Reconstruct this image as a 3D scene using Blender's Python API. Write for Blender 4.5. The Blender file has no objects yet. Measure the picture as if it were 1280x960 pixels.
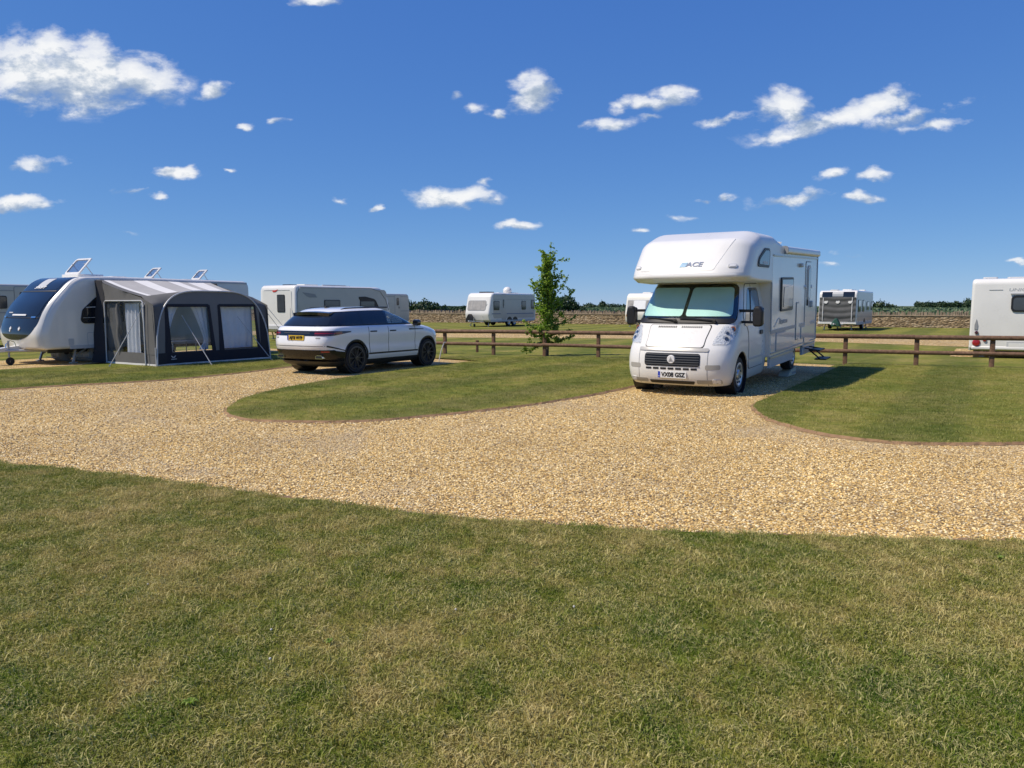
import bpy, bmesh, math, random
import numpy as np
from mathutils import Vector, Matrix
R = math.radians
random.seed(7); rng = np.random.default_rng(7)
scene = bpy.context.scene
COL = scene.collection

# ------------------------------------------------------------------ node helpers / materials
def nodes_of(name):
    m = bpy.data.materials.new(name); m.use_nodes = True
    nt = m.node_tree; nt.nodes.clear()
    return m, nt
def N(nt, t, **kw):
    n = nt.nodes.new(t)
    for k, v in kw.items():
        if k.startswith('i_'):
            n.inputs[k[2:].replace('_', ' ')].default_value = v
        elif k.startswith('n_'):
            n.inputs[int(k[2:])].default_value = v
        else: setattr(n, k, v)
    return n
def L(nt, a, ao, b, bi): nt.links.new(a.outputs[ao], b.inputs[bi])
def math_(nt, op, a, b=None, clamp=False):
    n = nt.nodes.new('ShaderNodeMath'); n.operation = op; n.use_clamp = clamp
    for i, v in enumerate((a, b)):
        if v is None: continue
        if isinstance(v, (int, float)): n.inputs[i].default_value = v
        else: nt.links.new(v, n.inputs[i])
    return n.outputs[0]
def noise(nt, vec, scale, detail=4, rough=.55, dist=0.):
    n = nt.nodes.new('ShaderNodeTexNoise')
    n.inputs['Scale'].default_value = scale; n.inputs['Detail'].default_value = detail
    n.inputs['Roughness'].default_value = rough; n.inputs['Distortion'].default_value = dist
    if vec is not None: nt.links.new(vec, n.inputs['Vector'])
    return n.outputs['Fac']
def ramp(nt, fac, stops, interp='LINEAR'):
    n = nt.nodes.new('ShaderNodeValToRGB'); r = n.color_ramp; r.interpolation = interp
    while len(r.elements) < len(stops): r.elements.new(.5)
    for e, (p, c) in zip(r.elements, stops):
        e.position = p; e.color = tuple(c) + (1,) if len(c) == 3 else c
    nt.links.new(fac, n.inputs[0]); return n.outputs[0]
def mixc(nt, fac, a, b, mode='MIX'):
    n = nt.nodes.new('ShaderNodeMix'); n.data_type = 'RGBA'; n.blend_type = mode
    for s, v in ((0, fac), (6, a), (7, b)):
        if isinstance(v, (int, float)): n.inputs[s].default_value = v
        elif isinstance(v, tuple): n.inputs[s].default_value = v + (1,) if len(v) == 3 else v
        else: nt.links.new(v, n.inputs[s])
    return n.outputs[2]
def out(nt, sh):
    o = nt.nodes.new('ShaderNodeOutputMaterial'); nt.links.new(sh, o.inputs['Surface']); return o
def bump(nt, h, strength=.3, dist=.01):
    b = nt.nodes.new('ShaderNodeBump'); b.inputs['Strength'].default_value = strength
    b.inputs['Distance'].default_value = dist; nt.links.new(h, b.inputs['Height']); return b.outputs[0]

def mat(name, col, rough=.5, metal=0., coat=0., var=.12, scale=3., bmp=0., bscale=40., spec=.5, trans=0., sheen=0.):
    m, nt = nodes_of(name)
    tc = N(nt, 'ShaderNodeTexCoord')
    f = noise(nt, tc.outputs['Object'], scale, 5, .6)
    c0 = tuple(max(0, c * (1 - var)) for c in col); c1 = tuple(min(1, c * (1 + var * .6)) for c in col)
    c = ramp(nt, f, [(.3, c0), (.7, c1)])
    p = N(nt, 'ShaderNodeBsdfPrincipled')
    nt.links.new(c, p.inputs['Base Color'])
    p.inputs['Metallic'].default_value = metal; p.inputs['Coat Weight'].default_value = coat
    p.inputs['Coat Roughness'].default_value = .04; p.inputs['Specular IOR Level'].default_value = spec
    p.inputs['Transmission Weight'].default_value = trans
    r = math_(nt, 'MULTIPLY_ADD', f, .2 * rough); r.node.inputs[2].default_value = rough * .9
    nt.links.new(r, p.inputs['Roughness'])
    if bmp:
        h = noise(nt, tc.outputs['Object'], bscale, 3, .6)
        nt.links.new(bump(nt, h, bmp, .01), p.inputs['Normal'])
    out(nt, p.outputs[0]); return m
def glass(name, tint, fac=.12, rough=.02, gcol=(1, 1, 1)):
    m, nt = nodes_of(name)
    t = N(nt, 'ShaderNodeBsdfTransparent'); t.inputs[0].default_value = tint + (1,)
    g = N(nt, 'ShaderNodeBsdfGlossy'); g.inputs['Roughness'].default_value = rough; g.inputs['Color'].default_value = gcol + (1,)
    fr = N(nt, 'ShaderNodeLayerWeight'); fr.inputs[0].default_value = .5
    f = math_(nt, 'MULTIPLY_ADD', math_(nt, 'POWER', fr.outputs['Facing'], 4.), .7); f.node.inputs[2].default_value = fac * .45
    mx = N(nt, 'ShaderNodeMixShader'); nt.links.new(f, mx.inputs[0])
    L(nt, t, 0, mx, 1); L(nt, g, 0, mx, 2); out(nt, mx.outputs[0]); return m

M = {}
M['white'] = mat('caravan_white', (.72, .715, .69), .28, coat=.25, var=.05, scale=1.3)
M['cream'] = mat('caravan_cream', (.78, .755, .68), .35, coat=.15, var=.05, scale=1.3)
M['side'] = mat('caravan_side', (.77, .745, .69), .2, coat=.45, var=.04, scale=1.1)
M['silver'] = mat('caravan_silver', (.47, .46, .43), .3, metal=.1, coat=.3, var=.06, scale=1.2)
M['carwhite'] = mat('car_white', (.80, .81, .83), .22, coat=1., var=.02, scale=1.)
M['grey'] = mat('grey_plastic', (.28, .29, .30), .45, var=.1)
M['slat'] = mat('grille_slat', (.085, .086, .088), .4, var=.1)
M['pocket'] = mat('bumper_pocket', (.36, .345, .31), .5, var=.1)
M['lgrey'] = mat('light_grey_plastic', (.50, .51, .52), .4, var=.06)
M['band'] = mat('grey_decal', (.36, .38, .41), .35, var=.05)
M['black'] = mat('black_plastic', (.013, .013, .015), .45, var=.2)
M['satin'] = mat('satin_black', (.010, .010, .012), .25, coat=.1, var=.1, spec=.35)
M['gloss'] = mat('gloss_black', (.008, .009, .012), .07, coat=.6, var=.1)
M['smoke'] = mat('smoked_glass', (.012, .015, .022), .035, coat=.5, var=.1)
M['pane'] = mat('window_pane', (.05, .056, .062), .05, coat=.6, var=.3, scale=1.6)
M['panelt'] = mat('pale_window_pane', (.40, .38, .35), .08, coat=.5, var=.3, scale=2.2)
M['tyre'] = mat('tyre_rubber', (.02, .02, .021), .75, var=.2, bmp=.2)
M['rim'] = mat('rim_silver', (.55, .56, .58), .3, metal=.7, var=.1)
M['darkrim'] = mat('rim_dark', (.075, .075, .08), .3, metal=.5, var=.1)
M['chrome'] = mat('chrome', (.75, .76, .78), .12, metal=1., var=.03)
M['steel'] = mat('galvanised_steel', (.42, .43, .44), .42, metal=.6, var=.15, scale=9)
M['chassis'] = mat('chassis_dark', (.05, .05, .052), .6, var=.2)
M['red'] = mat('red_lens', (.32, .012, .018), .12, coat=.6, var=.1)
M['darkred'] = mat('dark_red_lens', (.055, .008, .012), .1, coat=.8, var=.15)
M['amber'] = mat('amber_lens', (.5, .16, .02), .15, coat=.5, var=.1)
M['yellow'] = mat('plate_yellow', (.72, .48, .03), .45, var=.04)
M['plate'] = mat('plate_white', (.72, .72, .70), .45, var=.04)
M['plateblue'] = mat('plate_blue', (.02, .05, .42), .4, var=.04)
M['ink'] = mat('plate_ink', (.012, .012, .014), .5, var=.05)
M['blind'] = mat('silver_blind', (.62, .82, .78), .45, var=.08, scale=2.2)
M['blue'] = mat('logo_blue', (.10, .15, .26), .4, var=.05)
M['sky_blue'] = mat('logo_pale_blue', (.34, .56, .74), .4, var=.05)
M['redlogo'] = mat('logo_red', (.55, .05, .04), .4, var=.05)
M['whitelogo'] = mat('logo_white', (.75, .75, .75), .4, var=.03)
M['fab_light_shaded'] = mat('awning_light_grey_shaded', (.165, .165, .16), .85, var=.08, scale=2.5, bmp=.25, bscale=9)  # the light grey cloth darkened, so the front wall's shade is in its colour
M['fab_light'] = mat('awning_light_grey', (.40, .39, .375), .85, var=.08, scale=2.5, bmp=.25, bscale=9)
M['fab_grey'] = mat('awning_mid_grey', (.120, .119, .117), .85, var=.12, scale=3, bmp=.35, bscale=7)
M['fab_dark'] = mat('awning_charcoal', (.022, .023, .030), .85, var=.2, scale=3, bmp=.3, bscale=8)
M['fab_navy'] = mat('awning_navy', (.013, .014, .023), .8, var=.2, scale=3)
M['fab_white'] = mat('awning_white', (.70, .69, .67), .85, var=.06, scale=3, bmp=.2, bscale=9)
M['curtain'] = mat('curtain_white', (.78, .79, .82), .9, var=.05, scale=6, bmp=.2, bscale=14)
M['cover'] = mat('front_cover_cloth', (.085, .088, .092), .8, var=.25, scale=2.2, bmp=.6, bscale=5)
M['green'] = mat('hitch_cover_green', (.012, .07, .05), .7, var=.2)
M['rope'] = mat('guy_rope', (.40, .41, .43), .7, var=.1)
M['wood'] = mat('table_top', (.35, .31, .26), .5, var=.15)
M['ramp'] = mat('ramp_yellow', (.64, .56, .38), .6, var=.15)
M['petal'] = mat('clover_petals', (.52, .50, .46), .8, var=.1)
M['barrel'] = mat('barrel_plastic', (.33, .32, .30), .5, var=.15)
M['seatleather'] = mat('seat_grey', (.10, .10, .105), .6, var=.1)
M['glass'] = glass('clear_glass', (.90, .96, .95), .08)
M['tint'] = glass('tinted_glass', (.84, .88, .89), .10)
M['lens'] = glass('lamp_lens', (.97, .98, .98), .12)
M['film'] = glass('clear_film', (.86, .88, .90), .10, .08)
M['smokefilm'] = glass('skylight_film', (.78, .78, .82), .25, .15)

def headlight_mat():
    m, nt = nodes_of('headlight_reflector')
    tc = N(nt, 'ShaderNodeTexCoord')
    v = N(nt, 'ShaderNodeTexVoronoi'); v.inputs['Scale'].default_value = 30; L(nt, tc, 'Object', v, 'Vector')
    c = ramp(nt, v.outputs['Distance'], [(.05, (.30, .31, .32)), (.45, (.74, .74, .74))])
    p = N(nt, 'ShaderNodeBsdfPrincipled'); nt.links.new(c, p.inputs['Base Color'])
    p.inputs['Metallic'].default_value = .0; p.inputs['Roughness'].default_value = .2; p.inputs['Coat Weight'].default_value = .6
    nt.links.new(bump(nt, v.outputs['Distance'], .5, .02), p.inputs['Normal'])
    out(nt, p.outputs[0]); return m
M['lamp'] = headlight_mat()

def wood_fence():
    m, nt = nodes_of('fence_timber')
    tc = N(nt, 'ShaderNodeTexCoord')
    mp = N(nt, 'ShaderNodeMapping'); mp.inputs['Scale'].default_value = (3, 3, 3); L(nt, tc, 'Object', mp, 0)
    f = noise(nt, mp.outputs[0], 4, 6, .65, .6)
    c = ramp(nt, f, [(.25, (.078, .043, .025)), (.5, (.150, .082, .047)), (.75, (.25, .150, .090))])
    p = N(nt, 'ShaderNodeBsdfPrincipled'); nt.links.new(c, p.inputs['Base Color']); p.inputs['Roughness'].default_value = .8
    nt.links.new(bump(nt, f, .4, .01), p.inputs['Normal'])
    out(nt, p.outputs[0]); return m
M['fence'] = wood_fence()

# ---- grass colour shared by the turf sheets and the blades on them (world-space patches of green and straw)
def grass_group():
    g = bpy.data.node_groups.new('turf_colour', 'ShaderNodeTree')
    g.interface.new_socket('Color', in_out='OUTPUT', socket_type='NodeSocketColor')
    g.interface.new_socket('Dry', in_out='OUTPUT', socket_type='NodeSocketFloat')
    nt = g
    ge = N(nt, 'ShaderNodeNewGeometry'); pos = ge.outputs['Position']
    mp = N(nt, 'ShaderNodeMapping'); mp.inputs['Scale'].default_value = (1, 1, 0); nt.links.new(pos, mp.inputs[0]); v = mp.outputs[0]
    a = noise(nt, v, .55, 5, .62, .4); b = noise(nt, v, 2.7, 5, .65, .3); c = noise(nt, v, 11., 4, .7)
    s = math_(nt, 'ADD', math_(nt, 'MULTIPLY', a, .50), math_(nt, 'MULTIPLY', b, .34))
    s = math_(nt, 'ADD', s, math_(nt, 'MULTIPLY', c, .24))
    col = ramp(nt, s, [(.39, (.082, .168, .014)), (.465, (.180, .248, .026)), (.54, (.330, .330, .060)), (.61, (.53, .435, .145)), (.69, (.66, .52, .23))])
    dry = ramp(nt, s, [(.42, (0, 0, 0)), (.68, (1, 1, 1))])
    o = N(nt, 'NodeGroupOutput'); nt.links.new(col, o.inputs[0]); nt.links.new(dry, o.inputs[1])
    return g
GRASS = grass_group()
def turf_colour(nt, calm=0., stripes=None):
    gg = N(nt, 'ShaderNodeGroup'); gg.node_tree = GRASS; c = gg.outputs[0]
    if calm: c = mixc(nt, calm, c, (.255, .278, .054))
    if stripes:            # mower passes
        ang, per = stripes; ge = N(nt, 'ShaderNodeNewGeometry'); pos = ge.outputs['Position']
        mp = N(nt, 'ShaderNodeMapping'); mp.inputs['Rotation'].default_value = (0, 0, ang); nt.links.new(pos, mp.inputs[0])
        sx = N(nt, 'ShaderNodeSeparateXYZ'); L(nt, mp, 0, sx, 0)
        wob = math_(nt, 'ADD', math_(nt, 'MULTIPLY', noise(nt, pos, .8, 3), .5), sx.outputs[0])
        si = math_(nt, 'ADD', math_(nt, 'MULTIPLY', math_(nt, 'SINE', math_(nt, 'MULTIPLY', wob, 2 * math.pi / per)), .5), .5)
        c = mixc(nt, .9, c, ramp(nt, si, [(.3, (.80, .84, .80)), (.7, (1.20, 1.14, 1.12))]), 'MULTIPLY')
    return c
def turf_mat(name, gain=1.0, fine=90., stripes=None, calm=0.):
    m, nt = nodes_of(name)
    ge = N(nt, 'ShaderNodeNewGeometry'); pos = ge.outputs['Position']
    f1 = noise(nt, pos, fine, 3, .75); f2 = noise(nt, pos, fine * .28, 4, .7); f3 = noise(nt, pos, 6., 4, .7)
    k = math_(nt, 'ADD', math_(nt, 'MULTIPLY', f1, .9), math_(nt, 'MULTIPLY', f2, .9))
    k = math_(nt, 'ADD', k, math_(nt, 'MULTIPLY', f3, .5))
    v = ramp(nt, math_(nt, 'MULTIPLY', k, .42), [(.30, (.42, .42, .42)), (.47, (.95, .95, .95)), (.66, (1.65, 1.6, 1.5))])
    c = mixc(nt, 1., turf_colour(nt, calm, stripes), v, 'MULTIPLY')
    c = mixc(nt, 1., c, (gain, gain, gain), 'MULTIPLY')
    p = N(nt, 'ShaderNodeBsdfPrincipled'); nt.links.new(c, p.inputs['Base Color'])
    p.inputs['Roughness'].default_value = .9; p.inputs['Specular IOR Level'].default_value = .15
    nt.links.new(bump(nt, k, .9, .03), p.inputs['Normal'])
    out(nt, p.outputs[0]); return m
M['turf'] = turf_mat('turf_near', .72)
M['turf_mid'] = turf_mat('turf_mid', .62, 60., (R(32), 2.2), .55)
M['turf_far'] = turf_mat('turf_far', .58, 30., (R(32), 3.0), .55)
def blade_mat(name='grass_blades', calm=0., stripes=None, str_=.62):
    m, nt = nodes_of(name)
    gc = turf_colour(nt, calm, stripes)
    oi = N(nt, 'ShaderNodeObjectInfo')
    ge = N(nt, 'ShaderNodeNewGeometry')
    rn = noise(nt, ge.outputs['Position'], 60., 2, .6)
    straw = ramp(nt, math_(nt, 'ADD', math_(nt, 'MULTIPLY', oi.outputs['Random'], .45), rn), [(.62, (0, 0, 0)), (.9, (1, 1, 1))])
    c = mixc(nt, math_(nt, 'MULTIPLY', straw, str_), gc, (.66, .54, .28))
    v = ramp(nt, oi.outputs['Random'], [(0, (.60, .64, .62)), (1, (1.08, 1.11, 1.08))])
    c = mixc(nt, 1., c, v, 'MULTIPLY')
    d = N(nt, 'ShaderNodeBsdfPrincipled'); nt.links.new(c, d.inputs['Base Color']); d.inputs['Roughness'].default_value = .6
    d.inputs['Specular IOR Level'].default_value = .12
    t = N(nt, 'ShaderNodeBsdfTranslucent'); nt.links.new(c, t.inputs[0])
    mx = N(nt, 'ShaderNodeMixShader'); mx.inputs[0].default_value = .3
    L(nt, d, 0, mx, 1); L(nt, t, 0, mx, 2); out(nt, mx.outputs[0]); return m
M['blade'] = blade_mat()
M['blade_mid'] = blade_mat('mown_blades', .55, (R(32), 2.2), .40)
STONES = [(.0, (.105, .080, .050)), (.14, (.29, .195, .083)), (.32, (.52, .340, .112)), (.5, (.62, .430, .148)), (.68, (.70, .535, .24)), (.86, (.82, .70, .43)), (1., (.41, .345, .245))]
def DUST(nt, pos):      # trodden, dusty places in the gravel
    return ramp(nt, noise(nt, pos, .33, 7, .68, 1.2), [(.52, (0, 0, 0)), (.68, (.42, .42, .42))])
def gravel_mat(name, scale, gain=1.0):
    m, nt = nodes_of(name)
    ge = N(nt, 'ShaderNodeNewGeometry'); pos = ge.outputs['Position']
    v = N(nt, 'ShaderNodeTexVoronoi'); v.inputs['Scale'].default_value = scale; nt.links.new(pos, v.inputs['Vector'])
    v2 = N(nt, 'ShaderNodeTexVoronoi'); v2.inputs['Scale'].default_value = scale * .55; nt.links.new(pos, v2.inputs['Vector'])
    sp = N(nt, 'ShaderNodeSeparateColor'); nt.links.new(v.outputs['Color'], sp.inputs[0])
    sp2 = N(nt, 'ShaderNodeSeparateColor'); nt.links.new(v2.outputs['Color'], sp2.inputs[0])
    f = math_(nt, 'ADD', math_(nt, 'MULTIPLY', sp.outputs[0], .62), math_(nt, 'MULTIPLY', sp2.outputs[1], .38))
    c = ramp(nt, f, STONES)
    dk = ramp(nt, v.outputs['Distance'], [(.25, (1.12, 1.12, 1.12)), (.60, (.45, .42, .38))])
    c = mixc(nt, 1., c, dk, 'MULTIPLY')
    big = noise(nt, pos, .6, 6, .65, .8)
    c = mixc(nt, 1., c, ramp(nt, big, [(.3, (.86, .84, .82)), (.65, (1.1, 1.09, 1.06))]), 'MULTIPLY')
    c = mixc(nt, DUST(nt, pos), c, (.36, .285, .185))
    c = mixc(nt, 1., c, (gain, gain, gain), 'MULTIPLY')
    p = N(nt, 'ShaderNodeBsdfPrincipled'); nt.links.new(c, p.inputs['Base Color']); p.inputs['Roughness'].default_value = .75
    h = math_(nt, 'ADD', math_(nt, 'MULTIPLY', v.outputs['Distance'], -1.), math_(nt, 'MULTIPLY', sp.outputs[2], .5))
    nt.links.new(bump(nt, h, 1., .5 / scale), p.inputs['Normal'])
    out(nt, p.outputs[0]); return m
M['gravel'] = gravel_mat('gravel_near', 46., 1.24)
M['gravel_far'] = gravel_mat('gravel_far', 18., 1.2)
def stone_mat():
    m, nt = nodes_of('pebbles')
    oi = N(nt, 'ShaderNodeObjectInfo')
    ge = N(nt, 'ShaderNodeNewGeometry')
    c = ramp(nt, oi.outputs['Random'], STONES)
    c = mixc(nt, 1., c, ramp(nt, noise(nt, ge.outputs['Position'], .45, 5, .6, .5), [(.3, (1., .98, .95)), (.65, (1.28, 1.27, 1.24))]), 'MULTIPLY')
    c = mixc(nt, DUST(nt, ge.outputs['Position']), c, (.42, .335, .22))
    p = N(nt, 'ShaderNodeBsdfPrincipled'); nt.links.new(c, p.inputs['Base Color']); p.inputs['Roughness'].default_value = .6
    out(nt, p.outputs[0]); return m
M['pebble'] = stone_mat()
M['earth'] = mat('earth_edge', (.27, .165, .085), .95, var=.35, scale=7, bmp=.7, bscale=50)
def field_mat():
    m, nt = nodes_of('crop_field')
    ge = N(nt, 'ShaderNodeNewGeometry')
    f = noise(nt, ge.outputs['Position'], .05, 6, .65)
    c = ramp(nt, f, [(.3, (.055, .085, .034)), (.7, (.10, .13, .055))])
    p = N(nt, 'ShaderNodeBsdfPrincipled'); nt.links.new(c, p.inputs['Base Color']); p.inputs['Roughness'].default_value = .95
    out(nt, p.outputs[0]); return m
M['field'] = field_mat()
def leaf_mat(name, c0, c1, scale, tr=.3):
    m, nt = nodes_of(name)
    ge = N(nt, 'ShaderNodeNewGeometry')
    f = noise(nt, ge.outputs['Position'], scale, 3, .7)
    c = ramp(nt, f, [(.3, c0), (.7, c1)])
    d = N(nt, 'ShaderNodeBsdfPrincipled'); nt.links.new(c, d.inputs['Base Color']); d.inputs['Roughness'].default_value = .5
    d.inputs['Specular IOR Level'].default_value = .3
    t = N(nt, 'ShaderNodeBsdfTranslucent'); nt.links.new(mixc(nt, 1., c, (1.3, 1.5, .7), 'MULTIPLY'), t.inputs[0])
    mx = N(nt, 'ShaderNodeMixShader'); mx.inputs[0].default_value = tr
    L(nt, d, 0, mx, 1); L(nt, t, 0, mx, 2); out(nt, mx.outputs[0]); return m
M['leaf'] = leaf_mat('young_leaves', (.095, .185, .024), (.31, .40, .07), 7, .42)
M['hedge'] = leaf_mat('hedge_leaves', (.022, .048, .016), (.055, .088, .030), 1.6, .15)
M['hedge2'] = leaf_mat('tree_leaves', (.020, .046, .020), (.045, .080, .032), 1.2, .15)
M['crop'] = leaf_mat('crop_leaves', (.075, .125, .062), (.14, .19, .10), .4, .15)
M['bark'] = mat('bark', (.10, .075, .055), .9, var=.3, scale=14, bmp=.5)
def wall_mat():
    m, nt = nodes_of('dry_stone')
    tc = N(nt, 'ShaderNodeTexCoord')
    mp = N(nt, 'ShaderNodeMapping'); mp.inputs['Scale'].default_value = (1, 1, 2.3); L(nt, tc, 'Object', mp, 0)
    v = N(nt, 'ShaderNodeTexVoronoi'); v.inputs['Scale'].default_value = 5.2; L(nt, mp, 0, v, 'Vector')
    sp = N(nt, 'ShaderNodeSeparateColor'); L(nt, v, 'Color', sp, 0)
    c = ramp(nt, sp.outputs[0], [(0, (.13, .098, .060)), (.35, (.245, .182, .105)), (.7, (.335, .255, .152)), (1, (.41, .345, .245))])
    c = mixc(nt, 1., c, ramp(nt, v.outputs['Distance'], [(.35, (1.15, 1.12, 1.08)), (.7, (.62, .58, .54))]), 'MULTIPLY')
    c = mixc(nt, 1., c, ramp(nt, noise(nt, tc.outputs['Object'], .5, 4), [(.3, (.85, .85, .85)), (.7, (1.15, 1.12, 1.1))]), 'MULTIPLY')
    p = N(nt, 'ShaderNodeBsdfPrincipled'); nt.links.new(c, p.inputs['Base Color']); p.inputs['Roughness'].default_value = .9
    nt.links.new(bump(nt, v.outputs['Distance'], 1., -.06), p.inputs['Normal'])
    out(nt, p.outputs[0]); return m
M['stonewall'] = wall_mat()
M['coping'] = mat('coping_stone', (.30, .24, .17), .9, var=.5, scale=3.5, bmp=.6, bscale=10)
M['capband'] = mat('cap_course', (.40, .32, .22), .9, var=.2, scale=4)

# ------------------------------------------------------------------ mesh helpers
class MB:
    def __init__(s): s.v = []; s.f = []; s.mi = []
    def add(s, vs, fs, mi=0, T=None):
        b = len(s.v)
        s.v += [tuple(T @ Vector(v)) if T is not None else tuple(v) for v in vs]
        s.f += [tuple(b + i for i in f) for f in fs]; s.mi += [mi] * len(fs); return s
    def box(s, c, d, mi=0, T=None):
        x, y, z = c; a, b, e = d[0] / 2, d[1] / 2, d[2] / 2
        vs = [(x + i * a, y + j * b, z + k * e) for k in (-1, 1) for j in (-1, 1) for i in (-1, 1)]
        return s.add(vs, [(0, 2, 3, 1), (4, 5, 7, 6), (0, 1, 5, 4), (2, 6, 7, 3), (0, 4, 6, 2), (1, 3, 7, 5)], mi, T)
    def bar(s, p, q, w, h, mi=0):
        p, q = Vector(p), Vector(q); d = q - p; l = d.length; x = d / l
        up = Vector((0, 0, 1)) if abs(x.z) < .95 else Vector((1, 0, 0))
        y = up.cross(x).normalized(); z = x.cross(y)
        T = Matrix((x, y, z)).transposed().to_4x4(); T.translation = (p + q) / 2
        return s.box((0, 0, 0), (l, w, h), mi, T)
    def tube(s, pts, r, n=8, mi=0):
        pts = [Vector(p) for p in pts]; rs = r if isinstance(r, (list, tuple)) else [r] * len(pts)
        rings = []; prev = None
        for i, p in enumerate(pts):
            d = (pts[min(i + 1, len(pts) - 1)] - pts[max(i - 1, 0)]).normalized()
            if prev is None: a = d.orthogonal().normalized()
            else: a = (prev - d * prev.dot(d)).normalized()
            prev = a; b = d.cross(a)
            rings.append([p + (a * math.cos(t) + b * math.sin(t)) * rs[i] for t in [2 * math.pi * k / n for k in range(n)]])
        vs = [v for rg in rings for v in rg]; fs = []
        for i in range(len(pts) - 1):
            for k in range(n): fs.append((i * n + k, i * n + (k + 1) % n, (i + 1) * n + (k + 1) % n, (i + 1) * n + k))
        fs.append(tuple(reversed(range(n)))); fs.append(tuple((len(pts) - 1) * n + k for k in range(n)))
        return s.add(vs, fs, mi)
    def lathe(s, prof, c, n=24, mi=0, ax='y'):       # prof (radius, offset along axis), closed loop
        vs = []; fs = []; m = len(prof)
        for k in range(n):
            t = 2 * math.pi * k / n; ca, sa = math.cos(t), math.sin(t)
            for r, h in prof:
                q = (r * ca, h, r * sa) if ax == 'y' else ((r * ca, r * sa, h) if ax == 'z' else (h, r * ca, r * sa))
                vs.append((c[0] + q[0], c[1] + q[1], c[2] + q[2]))
        for k in range(n):
            for j in range(m):
                a, b = k * m + j, k * m + (j + 1) % m; e, d = ((k + 1) % n) * m + j, ((k + 1) % n) * m + (j + 1) % m
                fs.append((a, b, d, e))
        return s.add(vs, fs, mi)
    def prism(s, poly, O, ux, uy, t0, t1, mi=0):     # 2-D polygon in the (ux, uy) plane through O, from t0 to t1 along ux x uy
        O, ux, uy = Vector(O), Vector(ux).normalized(), Vector(uy).normalized(); nn = ux.cross(uy); k = len(poly)
        vs = [O + ux * a + uy * b + nn * t for t in (t0, t1) for a, b in poly]
        fs = [tuple(reversed(range(k))), tuple(range(k, 2 * k))] + [(i, (i + 1) % k, k + (i + 1) % k, k + i) for i in range(k)]
        return s.add(vs, fs, mi)
    def build(s, name, mats, parent=None, bevel=None, sharp=38, smooth=True):
        me = bpy.data.meshes.new(name); me.from_pydata(s.v, [], s.f)
        for m in (mats if isinstance(mats, (list, tuple)) else [mats]): me.materials.append(m)
        me.polygons.foreach_set('material_index', s.mi)
        bm = bmesh.new(); bm.from_mesh(me)
        bmesh.ops.remove_doubles(bm, verts=bm.verts, dist=1e-5)
        bmesh.ops.recalc_face_normals(bm, faces=bm.faces)
        finish(bm, me, smooth, sharp)
        return link(name, me, parent, bevel)
def finish(bm, me, smooth=True, sharp=38, caps=True):
    for f in bm.faces: f.smooth = smooth and not (caps and len(f.verts) > 14)
    for e in bm.edges:
        if len(e.link_faces) == 2: e.smooth = e.calc_face_angle(0) < R(sharp)
    bm.to_mesh(me); bm.free()
def link(name, me, parent=None, bevel=None):
    o = bpy.data.objects.new(name, me); COL.objects.link(o)
    if parent is not None: o.parent = parent
    if bevel:
        b = o.modifiers.new('Bevel', 'BEVEL'); b.width = bevel[0]; b.segments = bevel[1]; b.limit_method = 'ANGLE'; b.angle_limit = R(45)
        b.harden_normals = False
    return o
def cut(o, cutters):
    """Subtract closed bmesh-made cutters (MB) from o's mesh, for good."""
    tmp = []
    for c in cutters:
        k = c.build('cutter', M['black'], o.parent); tmp.append(k)
        md = o.modifiers.new('b', 'BOOLEAN'); md.operation = 'DIFFERENCE'; md.object = k; md.solver = 'EXACT'
    dg = bpy.context.evaluated_depsgraph_get(); dg.update()
    me = bpy.data.meshes.new_from_object(o.evaluated_get(dg)); old = o.data
    for md in list(o.modifiers): o.modifiers.remove(md)
    o.data = me
    bm = bmesh.new(); bm.from_mesh(me); finish(bm, me, caps=False)
    for k in tmp: bpy.data.objects.remove(k)
    return o
def thing(name, label, cat, loc=(0, 0, 0), rz=0, group=None, ry=0):
    o = bpy.data.objects.new(name, None); COL.objects.link(o); o.location = loc; o.rotation_euler = (0, ry, rz)
    return tag(o, label, cat, group)
def tag(o, label=None, cat=None, group=None, kind=None):
    if label: o['label'] = label
    if cat: o['category'] = cat
    if group: o['group'] = group
    if kind: o['kind'] = kind
    return o
def rrect(w, h, r, n=5, cx=0, cy=0):
    p = []
    r = min(r, w / 2 - 1e-4, h / 2 - 1e-4)
    for sx, sy, a0 in ((1, 1, 0), (-1, 1, 90), (-1, -1, 180), (1, -1, 270)):
        for i in range(n + 1):
            a = R(a0 + 90 * i / n); p.append((cx + sx * (w / 2 - r) + r * math.cos(a), cy + sy * (h / 2 - r) + r * math.sin(a)))
    return p
def round_poly(pts, n=6):
    """Corner list (a, b, radius) -> outline with arcs."""
    o = []; k = len(pts)
    for i in range(k):
        p = Vector(pts[i][:2]); a = Vector(pts[i - 1][:2]); b = Vector(pts[(i + 1) % k][:2]); r = pts[i][2]
        if r <= 0: o.append(tuple(p)); continue
        u, v = (a - p), (b - p); lu, lv = u.length, v.length; u /= lu; v /= lv
        th = u.angle(v); d = min(r / math.tan(th / 2), lu * .49, lv * .49); r2 = d * math.tan(th / 2)
        c = p + (u + v).normalized() * (r2 / math.sin(th / 2))
        s0 = p + u * d - c; s1 = p + v * d - c; ang = s0.angle(s1); sg = 1 if s0.x * s1.y - s0.y * s1.x > 0 else -1
        for j in range(n + 1):
            t = sg * ang * j / n; o.append((c.x + s0.x * math.cos(t) - s0.y * math.sin(t), c.y + s0.x * math.sin(t) + s0.y * math.cos(t)))
    return o
FACE = {'left': ((-1, 0, 0), (0, 0, 1)), 'right': ((1, 0, 0), (0, 0, 1)), 'front': ((0, 1, 0), (0, 0, 1)), 'rear': ((0, -1, 0), (0, 0, 1)), 'top': ((1, 0, 0), (0, 1, 0))}
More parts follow.
